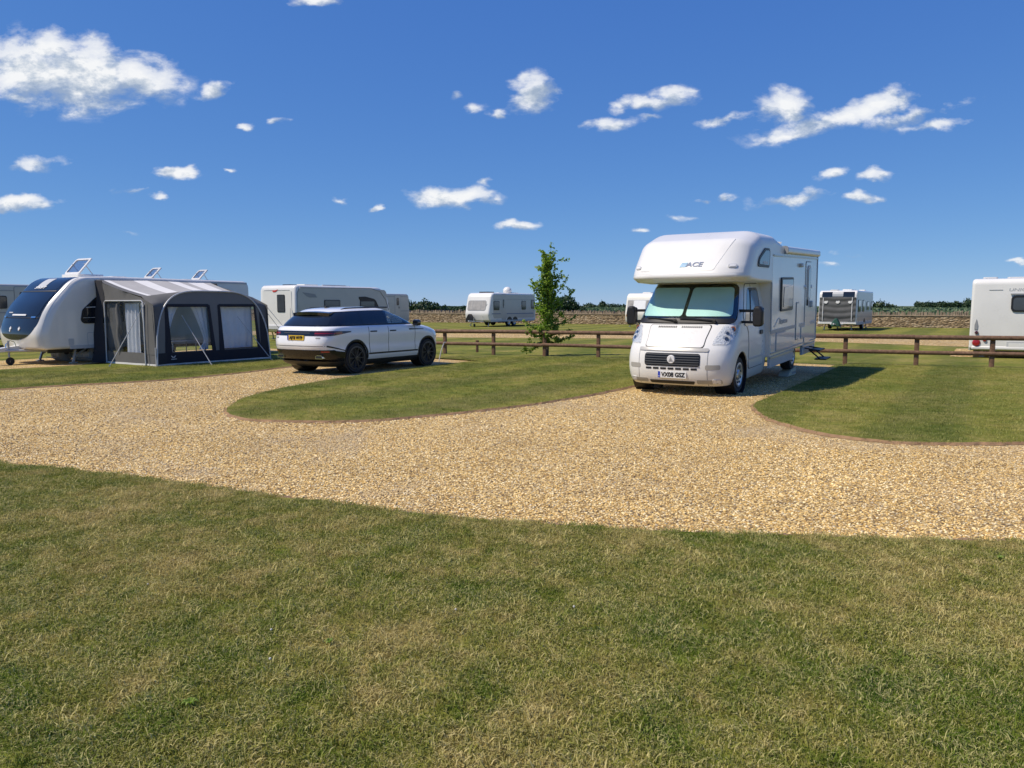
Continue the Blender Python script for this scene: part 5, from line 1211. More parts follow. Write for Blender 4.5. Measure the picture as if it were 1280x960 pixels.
        for x0, x1, n_ in ((-.98, -.965, 'door_gap'), (-.235, -.222, 'door_gap'), (.86, .873, 'door_gap')):
            patch(n_, M['chassis'], body, (lambda s, x0, x1: lambda a, b: lo.side(s, x0 + (x1 - x0) * a + (.0 if x1 > -.5 else .10 * max(0, (.75 - (.42 + .62 * b)))), .42 + .62 * b))(s, x0, x1), 2, 14, .0015, .004, (0, 0, .6))
        for x in (-.92, -.17):
            patch('door_handle', M['black'], body, (lambda s, x: lambda a, b: lo.side(s, x + .24 * a, .905 + .03 * b))(s, x), 6, 3, .010, .012, (0, 0, .6))
        patch('wing_vent', M['black'], body, (lambda s: lambda a, b: lo.side(s, .62 + .62 * a, .925 + .035 * b * (1 - .6 * a)))(s), 10, 3, .006, .01, (0, 0, .6))
        patch('front_lamp', M['lamp'], root, (lambda s: lambda a, b: lo.side(s, 1.93 + .26 * a, .80 + .10 * b - .01 * a))(s), 10, 5, .006, .01, (1, 0, .6))
        # wheel arch lips and liners
        for x in (XF, XR):
            lip = MB(); K = 22
            for k in range(K):
                pass
            def arc(a, b, s=s, x=x):
                t = R(-8 + 196 * a); r = .403 + .035 * b; q = lo.side(s, x + r * math.cos(t), izm(max(.30, .385 + r * math.sin(t)))); return q
            patch('arch_lip', M['black'], body, arc, 40, 2, .008, .02, (x, 0, .5), cosb=False)
            MB().lathe([(.385, s * .60), (.41, s * .60), (.41, s * .93), (.385, s * .93)], (x, 0, .385), 40).build('arch_liner', M['black'], body)
            wheel(root, x, s * .83, .37, .37, .25, s, 'darkrim', 10, .72)
        m = MB().prism(round_poly([(-.09, -.07, .03), (.10, -.09, .04), (.10, .07, .05), (-.09, .08, .05)], 4), (.86, s * 1.02, 1.19), *FACE['rear'], -.07, .08).build('door_mirror', M['gloss'], root, (.03, 3))
        MB().bar((.86, s * .86, 1.135), (.86, s * .98, 1.15), .06, .04).build('mirror_arm', M['black'], m)
    # underside and rear valance
    lw = Loft([(.17, 2.0, 1.4, 2.6, -2.05, -1.7, 3., .80), (.24, 2.12, 1.4, 2.6, -2.25, -1.75, 3.2, .90), (.315, 2.18, 1.45, 2.6, -2.33, -1.75, 3.4, .925)], keys)
    ub = lw.mb([.17, .2, .24, .28, .315], 30, 10).build('underbody', M['black'], root)
    cut(ub, [MB().lathe([(.001, s * .60), (.405, s * .60), (.405, s * 1.3), (.001, s * 1.3)], (x, 0, .385), 44) for s in (-1, 1) for x in (XF, XR)])
    val = rearp('rear_valance', 'satin', lo, -.93, .93, .31, .535, .010, root, .01, .03, 40, 6)
    for s in (-1, 1):
        patch('valance_side', M['satin'], val, (lambda s: lambda a, b: lo.side(s, -2.30 + .47 * a, .31 + .225 * b - .05 * a * b))(s), 10, 4, .010, .03, (-1, 0, .6))
        O = Vector(lo.end(.62, .40, True)); O.y = s * .63
        ex = MB().prism(round_poly([(-.12, -.045, .02), (.12, -.045, .02), (.10, .045, .02), (-.10, .045, .02)], 3), O, *FACE['rear'], -.05, .05).build('exhaust_tip', M['chrome'], val)
        MB().prism(round_poly([(-.10, -.03, .015), (.10, -.03, .015), (.082, .03, .015), (-.082, .03, .015)], 3), O, *FACE['rear'], 0, .053).build('exhaust_bore', M['black'], ex)
        y0, y1 = sorted((s * .70, s * .86)); rearp('rear_reflector', 'red', lo, y0, y1, .49, .515, .016, val, .006, .01, 8, 3)
    # plate and badges
    O = Vector(lo.end(0, .80, True)); O.x -= .012; O.y = .0
    pl = panel('number_plate', M['yellow'], root, O, 'rear', .54, .118, .012, -.03, .010); panel('country_band', M['plateblue'], pl, O + Vector((0, .247, 0)), 'rear', .044, .116, .008, 0, .012)
    text('AJ68 WYP', .105, O + Vector((0, -.02, 0)), 'rear', M['ink'], pl, 'lettering', .002, .0155, .93, 0, .004)
    for y, w_ in ((.66, .10), (-.66, .11)):
        P = Vector(lo.end(y, .80, True)); P.y = y; rearp('badge', 'grey', lo, y - w_ / 2, y + w_ / 2, .785, .815, .004, body, .005, .006, 6, 3)
    rearp('tailgate_seam', 'chassis', lo, -.82, .82, .615, .624, .0015, body, 0, .004)
    MB().bar((-2.27, .1, 1.27), (-2.25, -.35, 1.16), .02, .025).build('rear_wiper', M['black'], root) if False else None
    return root
car()
# ------------------------------------------------------------------ ground
def smooth_line(pts, n=6):
    P = [Vector((p[0], p[1])) for p in pts]; o = []
    for i in range(len(P) - 1):
        a, b, c, d = P[max(0, i - 1)], P[i], P[i + 1], P[min(len(P) - 1, i + 2)]
        for k in range(n):
            t = k / n; o.append(.5 * ((2 * b) + (c - a) * t + (2 * a - 5 * b + 4 * c - d) * t * t + (3 * b - a - 3 * c + d) * t ** 3))
    o.append(P[-1]); return o
def jitter(line, amp, step=.12, seed=1):
    """Resample an edge finely and roughen it, as a spade-cut turf edge is."""
    r = random.Random(seed); o = []
    for a, b in zip(line, line[1:]):
        n = max(1, int((b - a).length / step))
        for k in range(n): o.append(a.lerp(b, k / n) + Vector((r.uniform(-amp, amp), r.uniform(-amp, amp))))
    o.append(line[-1]); return o
def sheet(name, polys, z, m, kind='structure'):
    bm = bmesh.new()
    for poly in polys:
        f = bm.faces.new([bm.verts.new((p[0], p[1], z)) for p in poly])
    bmesh.ops.triangulate(bm, faces=bm.faces); bmesh.ops.recalc_face_normals(bm, faces=bm.faces)
    for f in bm.faces:
        if f.normal.z < 0: f.normal_flip()
    me = bpy.data.meshes.new(name); bm.to_mesh(me); bm.free(); me.materials.append(m)
    return tag(link(name, me), kind=kind)
def lawn(name, edge, back, m, z=.035, lip=(.02, .075)):
    """Raised turf: `edge` is the cut side with an earth face down to the gravel, `back` closes the outline."""
    bm = bmesh.new(); pts = list(edge) + [Vector(b) for b in back]
    top = [bm.verts.new((p[0], p[1], z)) for p in pts]; bm.faces.new(top); bmesh.ops.triangulate(bm, faces=bm.faces)
    c = bm.verts; low = []
    n = len(edge)
    for i, p in enumerate(edge):
        d = (edge[min(i + 1, n - 1)] - edge[max(i - 1, 0)]).normalized(); o = Vector((d.y, -d.x))
        low.append(o)
    ar = sum(pts[i].x * pts[(i + 1) % len(pts)].y - pts[(i + 1) % len(pts)].x * pts[i].y for i in range(len(pts))); sg = 1 if ar > 0 else -1
    wr = random.Random(3); ring = [bm.verts.new((p.x + sg * o.x * wr.uniform(lip[0], lip[1]), p.y + sg * o.y * wr.uniform(lip[0], lip[1]), .004)) for p, o in zip(edge, low)]
    for i in range(n - 1):
        f = bm.faces.new((top[i], top[i + 1], ring[i + 1], ring[i])); f.material_index = 1
    for f in bm.faces:
        f.normal_update()
        if f.normal.z < 0: f.normal_flip()
    me = bpy.data.meshes.new(name); bm.to_mesh(me); bm.free(); me.materials.append(m); me.materials.append(M['earth'])
    return tag(link(name, me), kind='structure')
V2 = Vector
sheet('field', [[(-1800, -300), (1800, -300), (1800, 3000), (-1800, 3000)]], -.06, M['field'])
sheet('lawn', [[(-80, -30), (90, -30), (90, 31), (33.8, 57.6), (5.8, 70.4), (-6.3, 76.4), (-80, 110)]], -.004, M['turf_far'])
sheet('gravel_road', [[(-30, 4.2), (30, 4.2), (30, 13), (20, 16), (8.5, 20.6), (9.0, 21.4), (6.6, 23.2), (2.2, 17.6), (-.9, 22.74), (-3.7, 25.6), (-6.4, 21), (-8, 19), (-30, 19)]], .0, M['gravel'])
sheet('gravel_track', [[(-60, 64.5), (-60, 59), (-3.4, 40.0), (6.1, 38.6), (14.0, 35.4), (18.2, 31.0), (24, 27.5), (40, 20), (42, 26), (22.5, 36.2), (16.6, 41.3), (7, 45.2), (-3.8, 46)], [(17.1, 29.6), (14.3, 25.1), (17.6, 22.6), (22.5, 31)]], .004, M['gravel_far'])
fg = jitter(smooth_line([(16, 5.3), (9, 5.0), (6, 5.03), (3.53, 5.16), (2.03, 5.29), (.93, 5.44), (-.24, 5.71), (-1.44, 6.17), (-2.81, 6.80), (-4.05, 7.36), (-5.28, 7.81), (-8, 8.6), (-16, 10.2)]), .014, .06)
fgl = lawn('foreground_lawn', fg, [(-16, -6), (16, -6)], M['turf'], .035, (.06, .17))
isl = jitter(smooth_line([(6.2, 21.6), (2.44, 15.56), (1.14, 13.66), (0, 12.36), (-1.41, 11.25), (-2.27, 10.82), (-3.43, 10.85), (-4.0, 11.15), (-4.42, 11.8), (-4.6, 12.56), (-4.72, 13.66), (-4.48, 15.4), (-3.69, 17.65), (-2.77, 19.63), (-1.79, 21.4), (-.95, 22.74)]), .014, .08)
il = lawn('middle_lawn', isl, [(-3.2, 24.6), (-4.6, 26.5), (3, 27), (9, 24)], M['turf_mid'])
rl_ = jitter(smooth_line([(20, 12.6), (14, 10.6), (9, 9.45), (6.1, 9.08), (4.86, 9.05), (4.39, 9.27), (3.99, 9.73), (3.79, 10.45), (3.73, 11.29), (3.98, 12.56), (4.45, 13.4), (5.4, 14.96), (7.52, 18.48), (8.6, 20.3)]), .014, .08)
rl = lawn('right_lawn', rl_, [(9.4, 21.5), (12, 25), (24, 20)], M['turf_mid'])
ll_ = jitter(smooth_line([(-4.6, 23.4), (-6.0, 20.6), (-6.6, 18.9), (-7.68, 16.95), (-9.05, 15.9), (-9.6, 15.45), (-10.2, 14.9), (-12, 14.1), (-18, 12.4)]), .014, .08)
ll = lawn('left_lawn', ll_, [(-30, 20), (-30, 40), (-8, 34), (-3.6, 25.2)], M['turf_mid'], .03)
ca, sa = math.cos(HEAD), math.sin(HEAD); wp = lambda x, y: (-11.87 + x * ca - y * sa, 24.19 + x * sa + y * ca)
sheet('gravel_pitch', [[wp(*q) for q in ((-5.6, -1.9), (4.8, -1.9), (5.0, 1.5), (2.6, 1.7), (1.9, 1.35), (-5.6, 1.35))]], .034, M['gravel'])

# ---- real blades and pebbles on the nearest ground
def blades_source(name, n, h0, h1, spread, seed, m='blade'):
    r = random.Random(seed); v, f = [], []
    for i in range(n):
        x, y = r.gauss(0, spread), r.gauss(0, spread); a = r.uniform(0, 6.283); h = r.uniform(h0, h1); w = r.uniform(.0011, .0024); ln = r.uniform(.15, 1.15) * h; b = r.uniform(0, 6.283)
        if m == 'blade' and r.random() < .16: h = r.uniform(.016, .027); w = r.uniform(.0018, .0030); ln = r.uniform(1.0, 2.1) * h
        dx, dy = math.cos(a) * w, math.sin(a) * w; ox, oy = math.cos(b) * ln, math.sin(b) * ln; k = len(v)
        v += [(x - dx, y - dy, -.004), (x + dx, y + dy, -.004), (x + dx * .8 + ox * .4, y + dy * .8 + oy * .4, h * .62), (x - dx * .8 + ox * .4, y - dy * .8 + oy * .4, h * .62), (x + ox, y + oy, h * (.95 if ln < .7 * h else .7))]
        f += [(k, k + 1, k + 2, k + 3), (k + 3, k + 2, k + 4)]
    me = bpy.data.meshes.new(name); me.from_pydata(v, [], f); me.materials.append(M[m]); return bpy.data.objects.new(name, me)
def pebble_source(name, seed):
    r = random.Random(seed); bm = bmesh.new(); bmesh.ops.create_icosphere(bm, subdivisions=1, radius=1)
    sx, sy, sz = r.uniform(.8, 1.25), r.uniform(.6, .9), r.uniform(.4, .65)
    for v in bm.verts: k = r.uniform(.82, 1.15); v.co = Vector((v.co.x * sx * k, v.co.y * sy * k, v.co.z * sz * k))
    me = bpy.data.meshes.new(name); bm.to_mesh(me); bm.free(); me.materials.append(M['pebble']); return bpy.data.objects.new(name, me)
def scatter(name, polys, z, sources, density, smin, smax, seed, tilt=.15):
    """Geometry-nodes scatter of countless blades or pebbles over flat polygons."""
    o = sheet(name, polys, z, sources[0].data.materials[0], 'stuff')
    ng = bpy.data.node_groups.new(name + '_scatter', 'GeometryNodeTree')
    ng.interface.new_socket('Geometry', in_out='INPUT', socket_type='NodeSocketGeometry'); ng.interface.new_socket('Geometry', in_out='OUTPUT', socket_type='NodeSocketGeometry')
    gi, go = ng.nodes.new('NodeGroupInput'), ng.nodes.new('NodeGroupOutput'); jn = ng.nodes.new('GeometryNodeJoinGeometry')
    for i, s in enumerate(sources):
        d = ng.nodes.new('GeometryNodeDistributePointsOnFaces'); d.inputs['Density'].default_value = density / len(sources); d.inputs['Seed'].default_value = seed + i
        ng.links.new(gi.outputs[0], d.inputs[0])
        oi = ng.nodes.new('GeometryNodeObjectInfo'); oi.inputs['Object'].default_value = s
        ip = ng.nodes.new('GeometryNodeInstanceOnPoints'); ng.links.new(d.outputs['Points'], ip.inputs['Points']); ng.links.new(oi.outputs['Geometry'], ip.inputs['Instance'])
        rr = ng.nodes.new('FunctionNodeRandomValue'); rr.data_type = 'FLOAT_VECTOR'; rr.inputs[0].default_value = (-tilt, -tilt, 0); rr.inputs[1].default_value = (tilt, tilt, 6.283)
        rs = ng.nodes.new('FunctionNodeRandomValue'); rs.data_type = 'FLOAT'; rs.inputs[2].default_value = smin; rs.inputs[3].default_value = smax; rs.inputs['Seed'].default_value = 9
        ng.links.new(rr.outputs[0], ip.inputs['Rotation']); ng.links.new(rs.outputs[1], ip.inputs['Scale']); ng.links.new(ip.outputs[0], jn.inputs[0])
    ng.links.new(jn.outputs[0], go.inputs[0])
    md = o.modifiers.new('scatter', 'NODES'); md.node_group = ng; return o
tuft = [blades_source('turf_tuft', 88, .006, .0165, .040, k) for k in range(4)]
near_edge = [p for p in fg if -6.6 < p.x < 7]
scatter('grass', [[(7, 1.9), *near_edge, (-6.6, 1.9)]], .036, tuft, 470, .7, 1.3, 3)
tuft2 = [blades_source('turf_tuft_far', 30, .010, .026, .06, 20 + k, 'blade_mid') for k in range(2)]
inner = lambda e, c, k=.03: [(p.x + (c[0] - p.x) * k * 0, p.y) for p in e]
scatter('short_grass', [[(p.x, p.y) for p in isl] + [(-3.2, 24.6), (5, 24)], [(p.x, p.y) for p in rl_ if p.x < 13] + [(9.4, 21.5), (13, 20)], [(p.x, p.y) for p in ll_ if p.x > -16] + [(-16, 17.2), (-10, 20.4), (-7.5, 23.4)]], .036, tuft2, 70, .8, 1.5, 11)
peb = [pebble_source('pebble', 40 + k) for k in range(4)]
gp = [p for p in fg if -9 < p.x < 8.5]
scatter('pebbles', [[(8.5, 9.2), (6.1, 8.9), (4.3, 9.1), (3.7, 9.8), (-9, 9.8)] + [(p.x, p.y + .07) for p in reversed(gp)]], .003, peb, 1300, .0070, .0145, 5, .5)
scatter('pebbles', [[(3.6, 9.8), (3.5, 11.4), (3.8, 12.8), (5.2, 15.1), (6.4, 17.2), (5.2, 18.4), (2.7, 15.4), (1.3, 13.5), (.1, 12.2), (-1.4, 11.05), (-2.3, 10.65), (-3.5, 10.7), (-4.2, 11.05), (-4.6, 11.8), (-4.8, 12.6), (-4.9, 13.7), (-4.7, 15.4), (-3.9, 17.6), (-5.8, 20), (-6.4, 18.7), (-7.5, 16.8), (-9, 15.7), (-10, 14.7), (-11, 14.2), (-11, 9.8)]], .003, peb[:3], 440, .0095, .0175, 8, .5)

# ------------------------------------------------------------------ fence, stakes
fa, fb = V2((-5.55, 27.45)), V2((17.7, 18.45)); fd = (fb - fa).normalized(); fn = V2((fd.y, -fd.x))
fence = thing('rail_fence', 'brown timber post and rail fence crossing the grass behind the motorhome', 'fence', (-.63, 25.30, 0), math.atan2(fd.y, fd.x))
for k in range(-3, 12):
    x = k * 1.775; j = random.uniform(-.015, .015)
    MB().prism(rrect(.115, .10, .02, 2), (x, .06, 0), (1, 0, 0), (0, 1, 0), -.1, .86 + j).build('post', M['fence'], fence)
for z, r in ((.80, .062), (.385, .055)):
    for k in range(-3, 10, 2):
        x0, x1 = (k - .04) * 1.775, (k + 1.998 - .04) * 1.775; dz = random.uniform(-.012, .012)
        prof = [(r * math.cos(t), r * math.sin(t)) for t in [math.pi * i / 7 + math.pi for i in range(8)]]
        # half-round rail, flat side against the posts
        m = MB(); seg = 8; vs = []; q = [(-.75 * abs(a) if False else b * .75, a) for a, b in prof]
        for i in range(seg + 1):
            t = i / seg; w = .006 * math.sin(3.1 * t + k)
            for (b, a) in q: vs.append((x0 + (x1 - x0) * t, b * 1.2 + w, z + a + dz * (2 * t - 1) + w))
        n = len(q); fs = [(i * n + c, i * n + (c + 1) % n, (i + 1) * n + (c + 1) % n, (i + 1) * n + c) for i in range(seg) for c in range(n)] + [tuple(range(n)), tuple(seg * n + c for c in reversed(range(n)))]
        m.add(vs, fs).build('rail', M['fence'], fence)
st = thing('marker_stake', 'short dark timber stake in the grass beyond the fence, near the white car', 'stake', (-1.22, 27.0, 0))
MB().prism(rrect(.09, .09, .015, 2), (0, 0, 0), (1, 0, 0), (0, 1, 0), -.05, .40).build('post', M['fence'], st); MB().prism(rrect(.12, .12, .03, 3), (0, 0, 0), (1, 0, 0), (0, 1, 0), .38, .44).build('cap', M['fence'], st)
st = thing('leaning_rod', 'thin pale rod leaning in the gravel at the nose of the white car', 'rod', (-2.12, 22.75, .0), .3)
MB().tube([(-.05, 0, -.02), (.02, 0, .3), (.10, 0, .52)], .016, 8).build('rod_shaft', M['lgrey'], st); MB().tube([(.10, 0, .52), (.125, 0, .57), (.17, 0, .56)], .018, 8).build('hook', M['grey'], st)

# ------------------------------------------------------------------ foliage
def leaf_mesh(pos, nor, size, jit, rg, asp=.62):
    """Pointed leaf quads at pos facing nor (numpy arrays)."""
    n = len(pos); a = rg.normal(size=(n, 3)); a -= (a * nor).sum(1, keepdims=True) * nor; a /= np.linalg.norm(a, axis=1, keepdims=True) + 1e-9; b = np.cross(nor, a)
    s = (size * rg.uniform(1 - jit, 1 + jit, n))[:, None]
    v = np.stack([pos - a * s, pos + b * s * asp, pos + a * s, pos - b * s * asp], 1).reshape(-1, 3); f = np.arange(4 * n).reshape(-1, 4)
    return v, f
def mesh_np(name, v, f, m, parent=None):
    me = bpy.data.meshes.new(name); me.vertices.add(len(v)); me.vertices.foreach_set('co', v.astype(np.float32).ravel())
    me.loops.add(f.size); me.loops.foreach_set('vertex_index', f.astype(np.int32).ravel()); me.polygons.add(len(f)); me.polygons.foreach_set('loop_start', np.arange(0, f.size, f.shape[1], dtype=np.int32)); me.update(calc_edges=True)
    me.materials.append(m); return link(name, me, parent)
def unit(a): return a / (np.linalg.norm(a, axis=1, keepdims=True) + 1e-9)
def young_tree():
    rg = np.random.default_rng(12); r = random.Random(12)
    root = thing('young_tree', 'slim young tree with light green leaves standing behind the rail fence', 'tree', (1.14, 24.95, -.004))
    tr = MB(); trunk = [(0, 0, -.05), (.02, 0, .5), (-.02, .03, 1.1), (.03, 0, 1.8), (-.02, 0, 2.6), (-.03, 0, 3.3), (-.02, 0, 3.6)]
    tr.tube(trunk, [.055, .048, .042, .034, .024, .013, .006], 8)
    tw = []
    def limb(p, q, r0, up=.25, n=6):
        p, q = Vector(p), Vector(q); pts = []
        for i in range(n + 1):
            t = i / n; pts.append(p.lerp(q, t) + Vector((0, 0, -up * math.sin(math.pi * t) * .5)) + Vector((r.gauss(0, .012), r.gauss(0, .012), 0)))
        tr.tube(pts, [max(.004, r0 * (1 - .85 * i / n)) for i in range(n + 1)], 6); return pts
    specs = []
    for k in range(34):      # ascending limbs, narrow above and broader below
        z = .55 + 2.75 * (k / 33) ** 1.0; a = k * 2.4 + r.uniform(-.4, .4)
        reach = (.66 if z < 1.2 else .56 if z < 2.0 else .50 if z < 2.75 else .30) * r.uniform(.55, 1.1)
        specs.append((z, a, reach, r.uniform(.25, .7) if z > 1.2 else r.uniform(-.1, .3)))
    specs += [(1.7, .1, .95, .72), (1.15, .15, 1.1, .35), (.8, 3.3, .85, .12), (.7, 3.0, .75, -.25), (.9, .5, 1.0, .10), (2.0, .0, .75, .95), (2.1, 3.2, .58, .72), (1.0, 3.4, .9, .35), (.75, .1, .9, .0), (.62, 3.05, .95, -.42), (2.3, .1, .5, .8)]
    P, Nn = [], []
    for z, a, reach, rise in specs:
        p = (0, 0, z); q = (reach * math.cos(a), reach * .7 * math.sin(a), z + rise * (1 if reach > .3 else 1.3)); pts = limb(p, q, .016)
        for i in range(len(pts) - 1):
            t0 = i / (len(pts) - 1)
            if t0 < .12: continue
            for _ in range(r.randint(10, 20)):
                c = pts[i].lerp(pts[i + 1], r.random()); d = np.array([r.gauss(0, 1), r.gauss(0, 1), r.gauss(0, .8)]); d /= np.linalg.norm(d)
                P.append(np.array(c) + d * abs(r.gauss(.03, .055))); Nn.append(d * .6 + np.array([0, 0, .35]) + rg.normal(0, .35, 3))
        for _ in range(2):       # side twigs with a tuft at the tip
            c = pts[r.randint(2, 5)]; e = c + Vector((r.gauss(0, .16), r.gauss(0, .13), r.uniform(-.02, .24))); tr.tube([c, e], [.006, .003], 5)
            for _ in range(r.randint(16, 30)):
                P.append(np.array(c.lerp(e, r.uniform(.3, 1.1))) + rg.normal(0, .038, 3)); Nn.append(rg.normal(0, 1, 3) + np.array([0, 0, .4]))
    for k in range(1300):
        z = r.uniform(.75, 3.25); w = .27 * (1 - ((z - 1.9) / 1.5) ** 2 * .6); a = r.uniform(0, 6.283); q = w * r.random() ** .6 * (1 + .35 * math.sin(3 * a + 4 * z))
        P.append(np.array([q * math.cos(a) - .02, q * math.sin(a), z])); Nn.append(rg.normal(0, 1, 3) + np.array([0, 0, .4]))
    for k in range(420):
        z = r.uniform(1.2, 3.68); w = .09 * (3.9 - z) / 2; P.append(np.array([r.gauss(-.02, w + .03), r.gauss(0, w), z])); Nn.append(rg.normal(0, 1, 3))
    v, f = leaf_mesh(np.array(P), unit(np.array(Nn)), np.full(len(P), .050), .4, rg)
    tr.build('trunk', M['bark'], root); mesh_np('crown', v, f, M['leaf'], root); root.scale = (.92, .92, .895)
young_tree()
def bush(name, label, cat, x, y, blobs, m, size, dens, group, trunk=None, seed=1):
    """Distant bush or hedge: leaf clumps through lumpy volumes; blobs are (dx, dy, z, rx, ry, rz)."""
    rg = np.random.default_rng(seed); root = thing(name, label, cat, (x, y, -.06), 0, group); P, Nn = [], []
    for dx, dy, z, rx, ry, rz in blobs:
        n = int(dens * .9 * (rx * ry + ry * rz + rx * rz) * 4); d = unit(rg.normal(size=(n, 3))); k = 1 + .18 * np.sin(d[:, :1] * 7 + dx) * np.cos(d[:, 2:3] * 6 + dy) + .10 * rg.normal(size=(n, 1))
        rad = rg.uniform(.62, 1.02, (n, 1)) * k; p = d * rad * np.array([rx, ry, rz]) + np.array([dx, dy, z]); ok = p[:, 2] > .0
        P.append(p[ok]); Nn.append(unit(d + rg.normal(0, .6, (n, 3)))[ok])
    P, Nn = np.concatenate(P), np.concatenate(Nn); v, f = leaf_mesh(P, Nn, np.full(len(P), size), .45, rg, .75)
    mesh_np('crown', v, f, M[m], root)
    t = MB()
    for tx, ty, h, rr in (trunk or [(0, 0, 1., .1)]): t.tube([(tx, ty, -.1), (tx + .05, ty, h * .6), (tx, ty, h)], [rr, rr * .75, rr * .35], 7)
    t.build('trunk', M['bark'], root)
def row(n, w, h, seed, dip=.3):
    r = random.Random(seed); o = []
    for i in range(n): o.append(((i / max(1, n - 1) - .5) * w, r.uniform(-.5, .5), h * r.uniform(.42, .58), w / n * r.uniform(.8, 1.2), 1.6, h * r.uniform(.5 - dip * .3, .56)))
    return o
def at(px, Y): return (px - 640) / 962 * Y * .995
G_ = 'trees and bushes beyond the stone wall'
bush('field_bush', 'broad dark bush behind the wall, just right of the pale grey caravan', 'bush', at(519, 104), 104, [(-1.8, 0, 1.2, 2.0, 1.5, 1.35), (1.3, 0, 1.15, 2.1, 1.5, 1.25), (3.2, .3, .8, 1.5, 1.3, 1.05)], 'hedge2', .16, 55, G_, [(-1.8, 0, 1.2, .1), (1.3, 0, 1.1, .1)], 1)
bush('field_bush', 'low dark bush behind the wall near the far dome roofed caravan', 'bush', at(565, 130), 130, row(5, 7.5, 1.55, 4), 'hedge2', .16, 45, G_, None, 2)
bush('field_tree', 'round dark tree behind the wall showing right of the young tree', 'tree', at(704, 150), 150, [(0, 0, 2.0, 2.3, 2., 1.55), (-1.5, .3, 1.6, 1.7, 1.6, 1.3), (1.7, 0, 1.5, 1.5, 1.5, 1.1)], 'hedge2', .20, 45, G_, [(0, 0, 2, .2)], 3)
bush('field_bush', 'small rounded bush on the horizon between the young tree and the motorhome', 'bush', at(736, 170), 170, [(0, 0, 1.2, 1.6, 1.3, 1.0), (-1., 0, .9, 1.2, 1.2, .8)], 'hedge2', .18, 45, G_, None, 4)
bush('field_hedge', 'dark clipped hedge on the horizon left of the cream caravan', 'hedge', at(769, 185), 185, [(-2.9, 0, 1.55, 1.0, 1.1, 1.25)] + row(6, 7., 2.0, 6), 'hedge2', .18, 42, G_, None, 5)
bush('field_bush', 'bushy green clump behind the wall, just right of the covered caravan', 'bush', at(1093, 120), 120, [(-1.2, 0, 1.3, 1.3, 1.3, 1.25), (.8, 0, 1.2, 1.6, 1.3, 1.2), (2.6, 0, .9, 1.6, 1.2, 1.0), (4.2, .3, .7, 1.5, 1.2, .8)], 'hedge', .16, 48, G_, None, 6)
bush('field_hedge', 'long level dark hedge beyond the crop field at right', 'hedge', at(1180, 260), 260, row(12, 17.5, 2.9, 9, .1) + [(8.2, 0, 2.0, 1.9, 1.6, 1.9)], 'hedge2', .28, 26, G_, None, 7)
bush('far_treeline', 'thin line of distant trees low on the horizon left of the motorhome', 'treeline', at(690, 420), 420, row(26, 75, 1.35, 12, .5), 'hedge2', .5, 9, G_, None, 8)
bush('far_treeline', 'thin line of distant trees low on the horizon behind the left caravans', 'treeline', at(500, 400), 400, row(24, 90, 1.4, 15, .5), 'hedge2', .5, 8, G_, None, 10)
# standing crop behind the wall at right
def crop():
    rg = np.random.default_rng(5); n = 60000
    x = rg.uniform(14, 75, n); y = rg.uniform(66, 150, n); ok = y > 77 - .46 * (x + 9.9) + 3; x, y = x[ok], y[ok]; n = len(x)
    h = rg.uniform(1.0, 1.42, n); P = np.stack([x, y, h - rg.uniform(.05, .5, n)], 1); Nn = unit(rg.normal(0, 1, (n, 3)) * np.array([1, 1, .35]) + np.array([0, -.4, .3])); v, f = leaf_mesh(P, Nn, np.full(n, .19), .4, rg, .5)
    tag(mesh_np('crop_foliage', v, f, M['crop'], None), 'green leafy crop standing in the field beyond the stone wall', 'crop', kind='stuff')
crop()

# ------------------------------------------------------------------ dry-stone wall
def stone_wall():
    r = random.Random(4); A, B = Vector((-34, 89.2, -.05)), Vector((52, 48.2, -.05)); L_ = (B - A).length; d = (B - A).normalized()
    root = thing('dry_stone_wall', 'long tan dry stone wall with upright coping stones along the edge of the site', 'wall', A, math.atan2(d.y, d.x))
    MB().prism([(-.34, 0), (.34, 0), (.25, .92), (-.25, .92)], (0, 0, 0), (0, 1, 0), (0, 0, 1), 0, L_).build('wall_body', M['stonewall'], root)
    MB().box((L_ / 2, 0, .945), (L_, .60, .05)).build('cap_course', M['capband'], root)
    m = MB(); x = 0.
    while x < L_:
        w = r.uniform(.07, .20); h = r.uniform(.20, .36) * (1.15 if r.random() < .2 else 1); t = r.gauss(0, .15)
        m.prism([(-w / 2, 0), (w / 2, 0), (w / 2 * r.uniform(.5, 1) + t * h, h), (-w / 2 * r.uniform(.3, 1) + t * h, h * r.uniform(.75, 1.)), ], (x, 0, .95), (1, 0, 0), (0, 0, 1), -.2 * r.uniform(.7, 1.1), .2 * r.uniform(.7, 1.1)); x += w * r.uniform(.85, 1.25)
    c = m.build('coping_row', M['coping'], root, smooth=False); c['kind'] = 'stuff'
stone_wall()

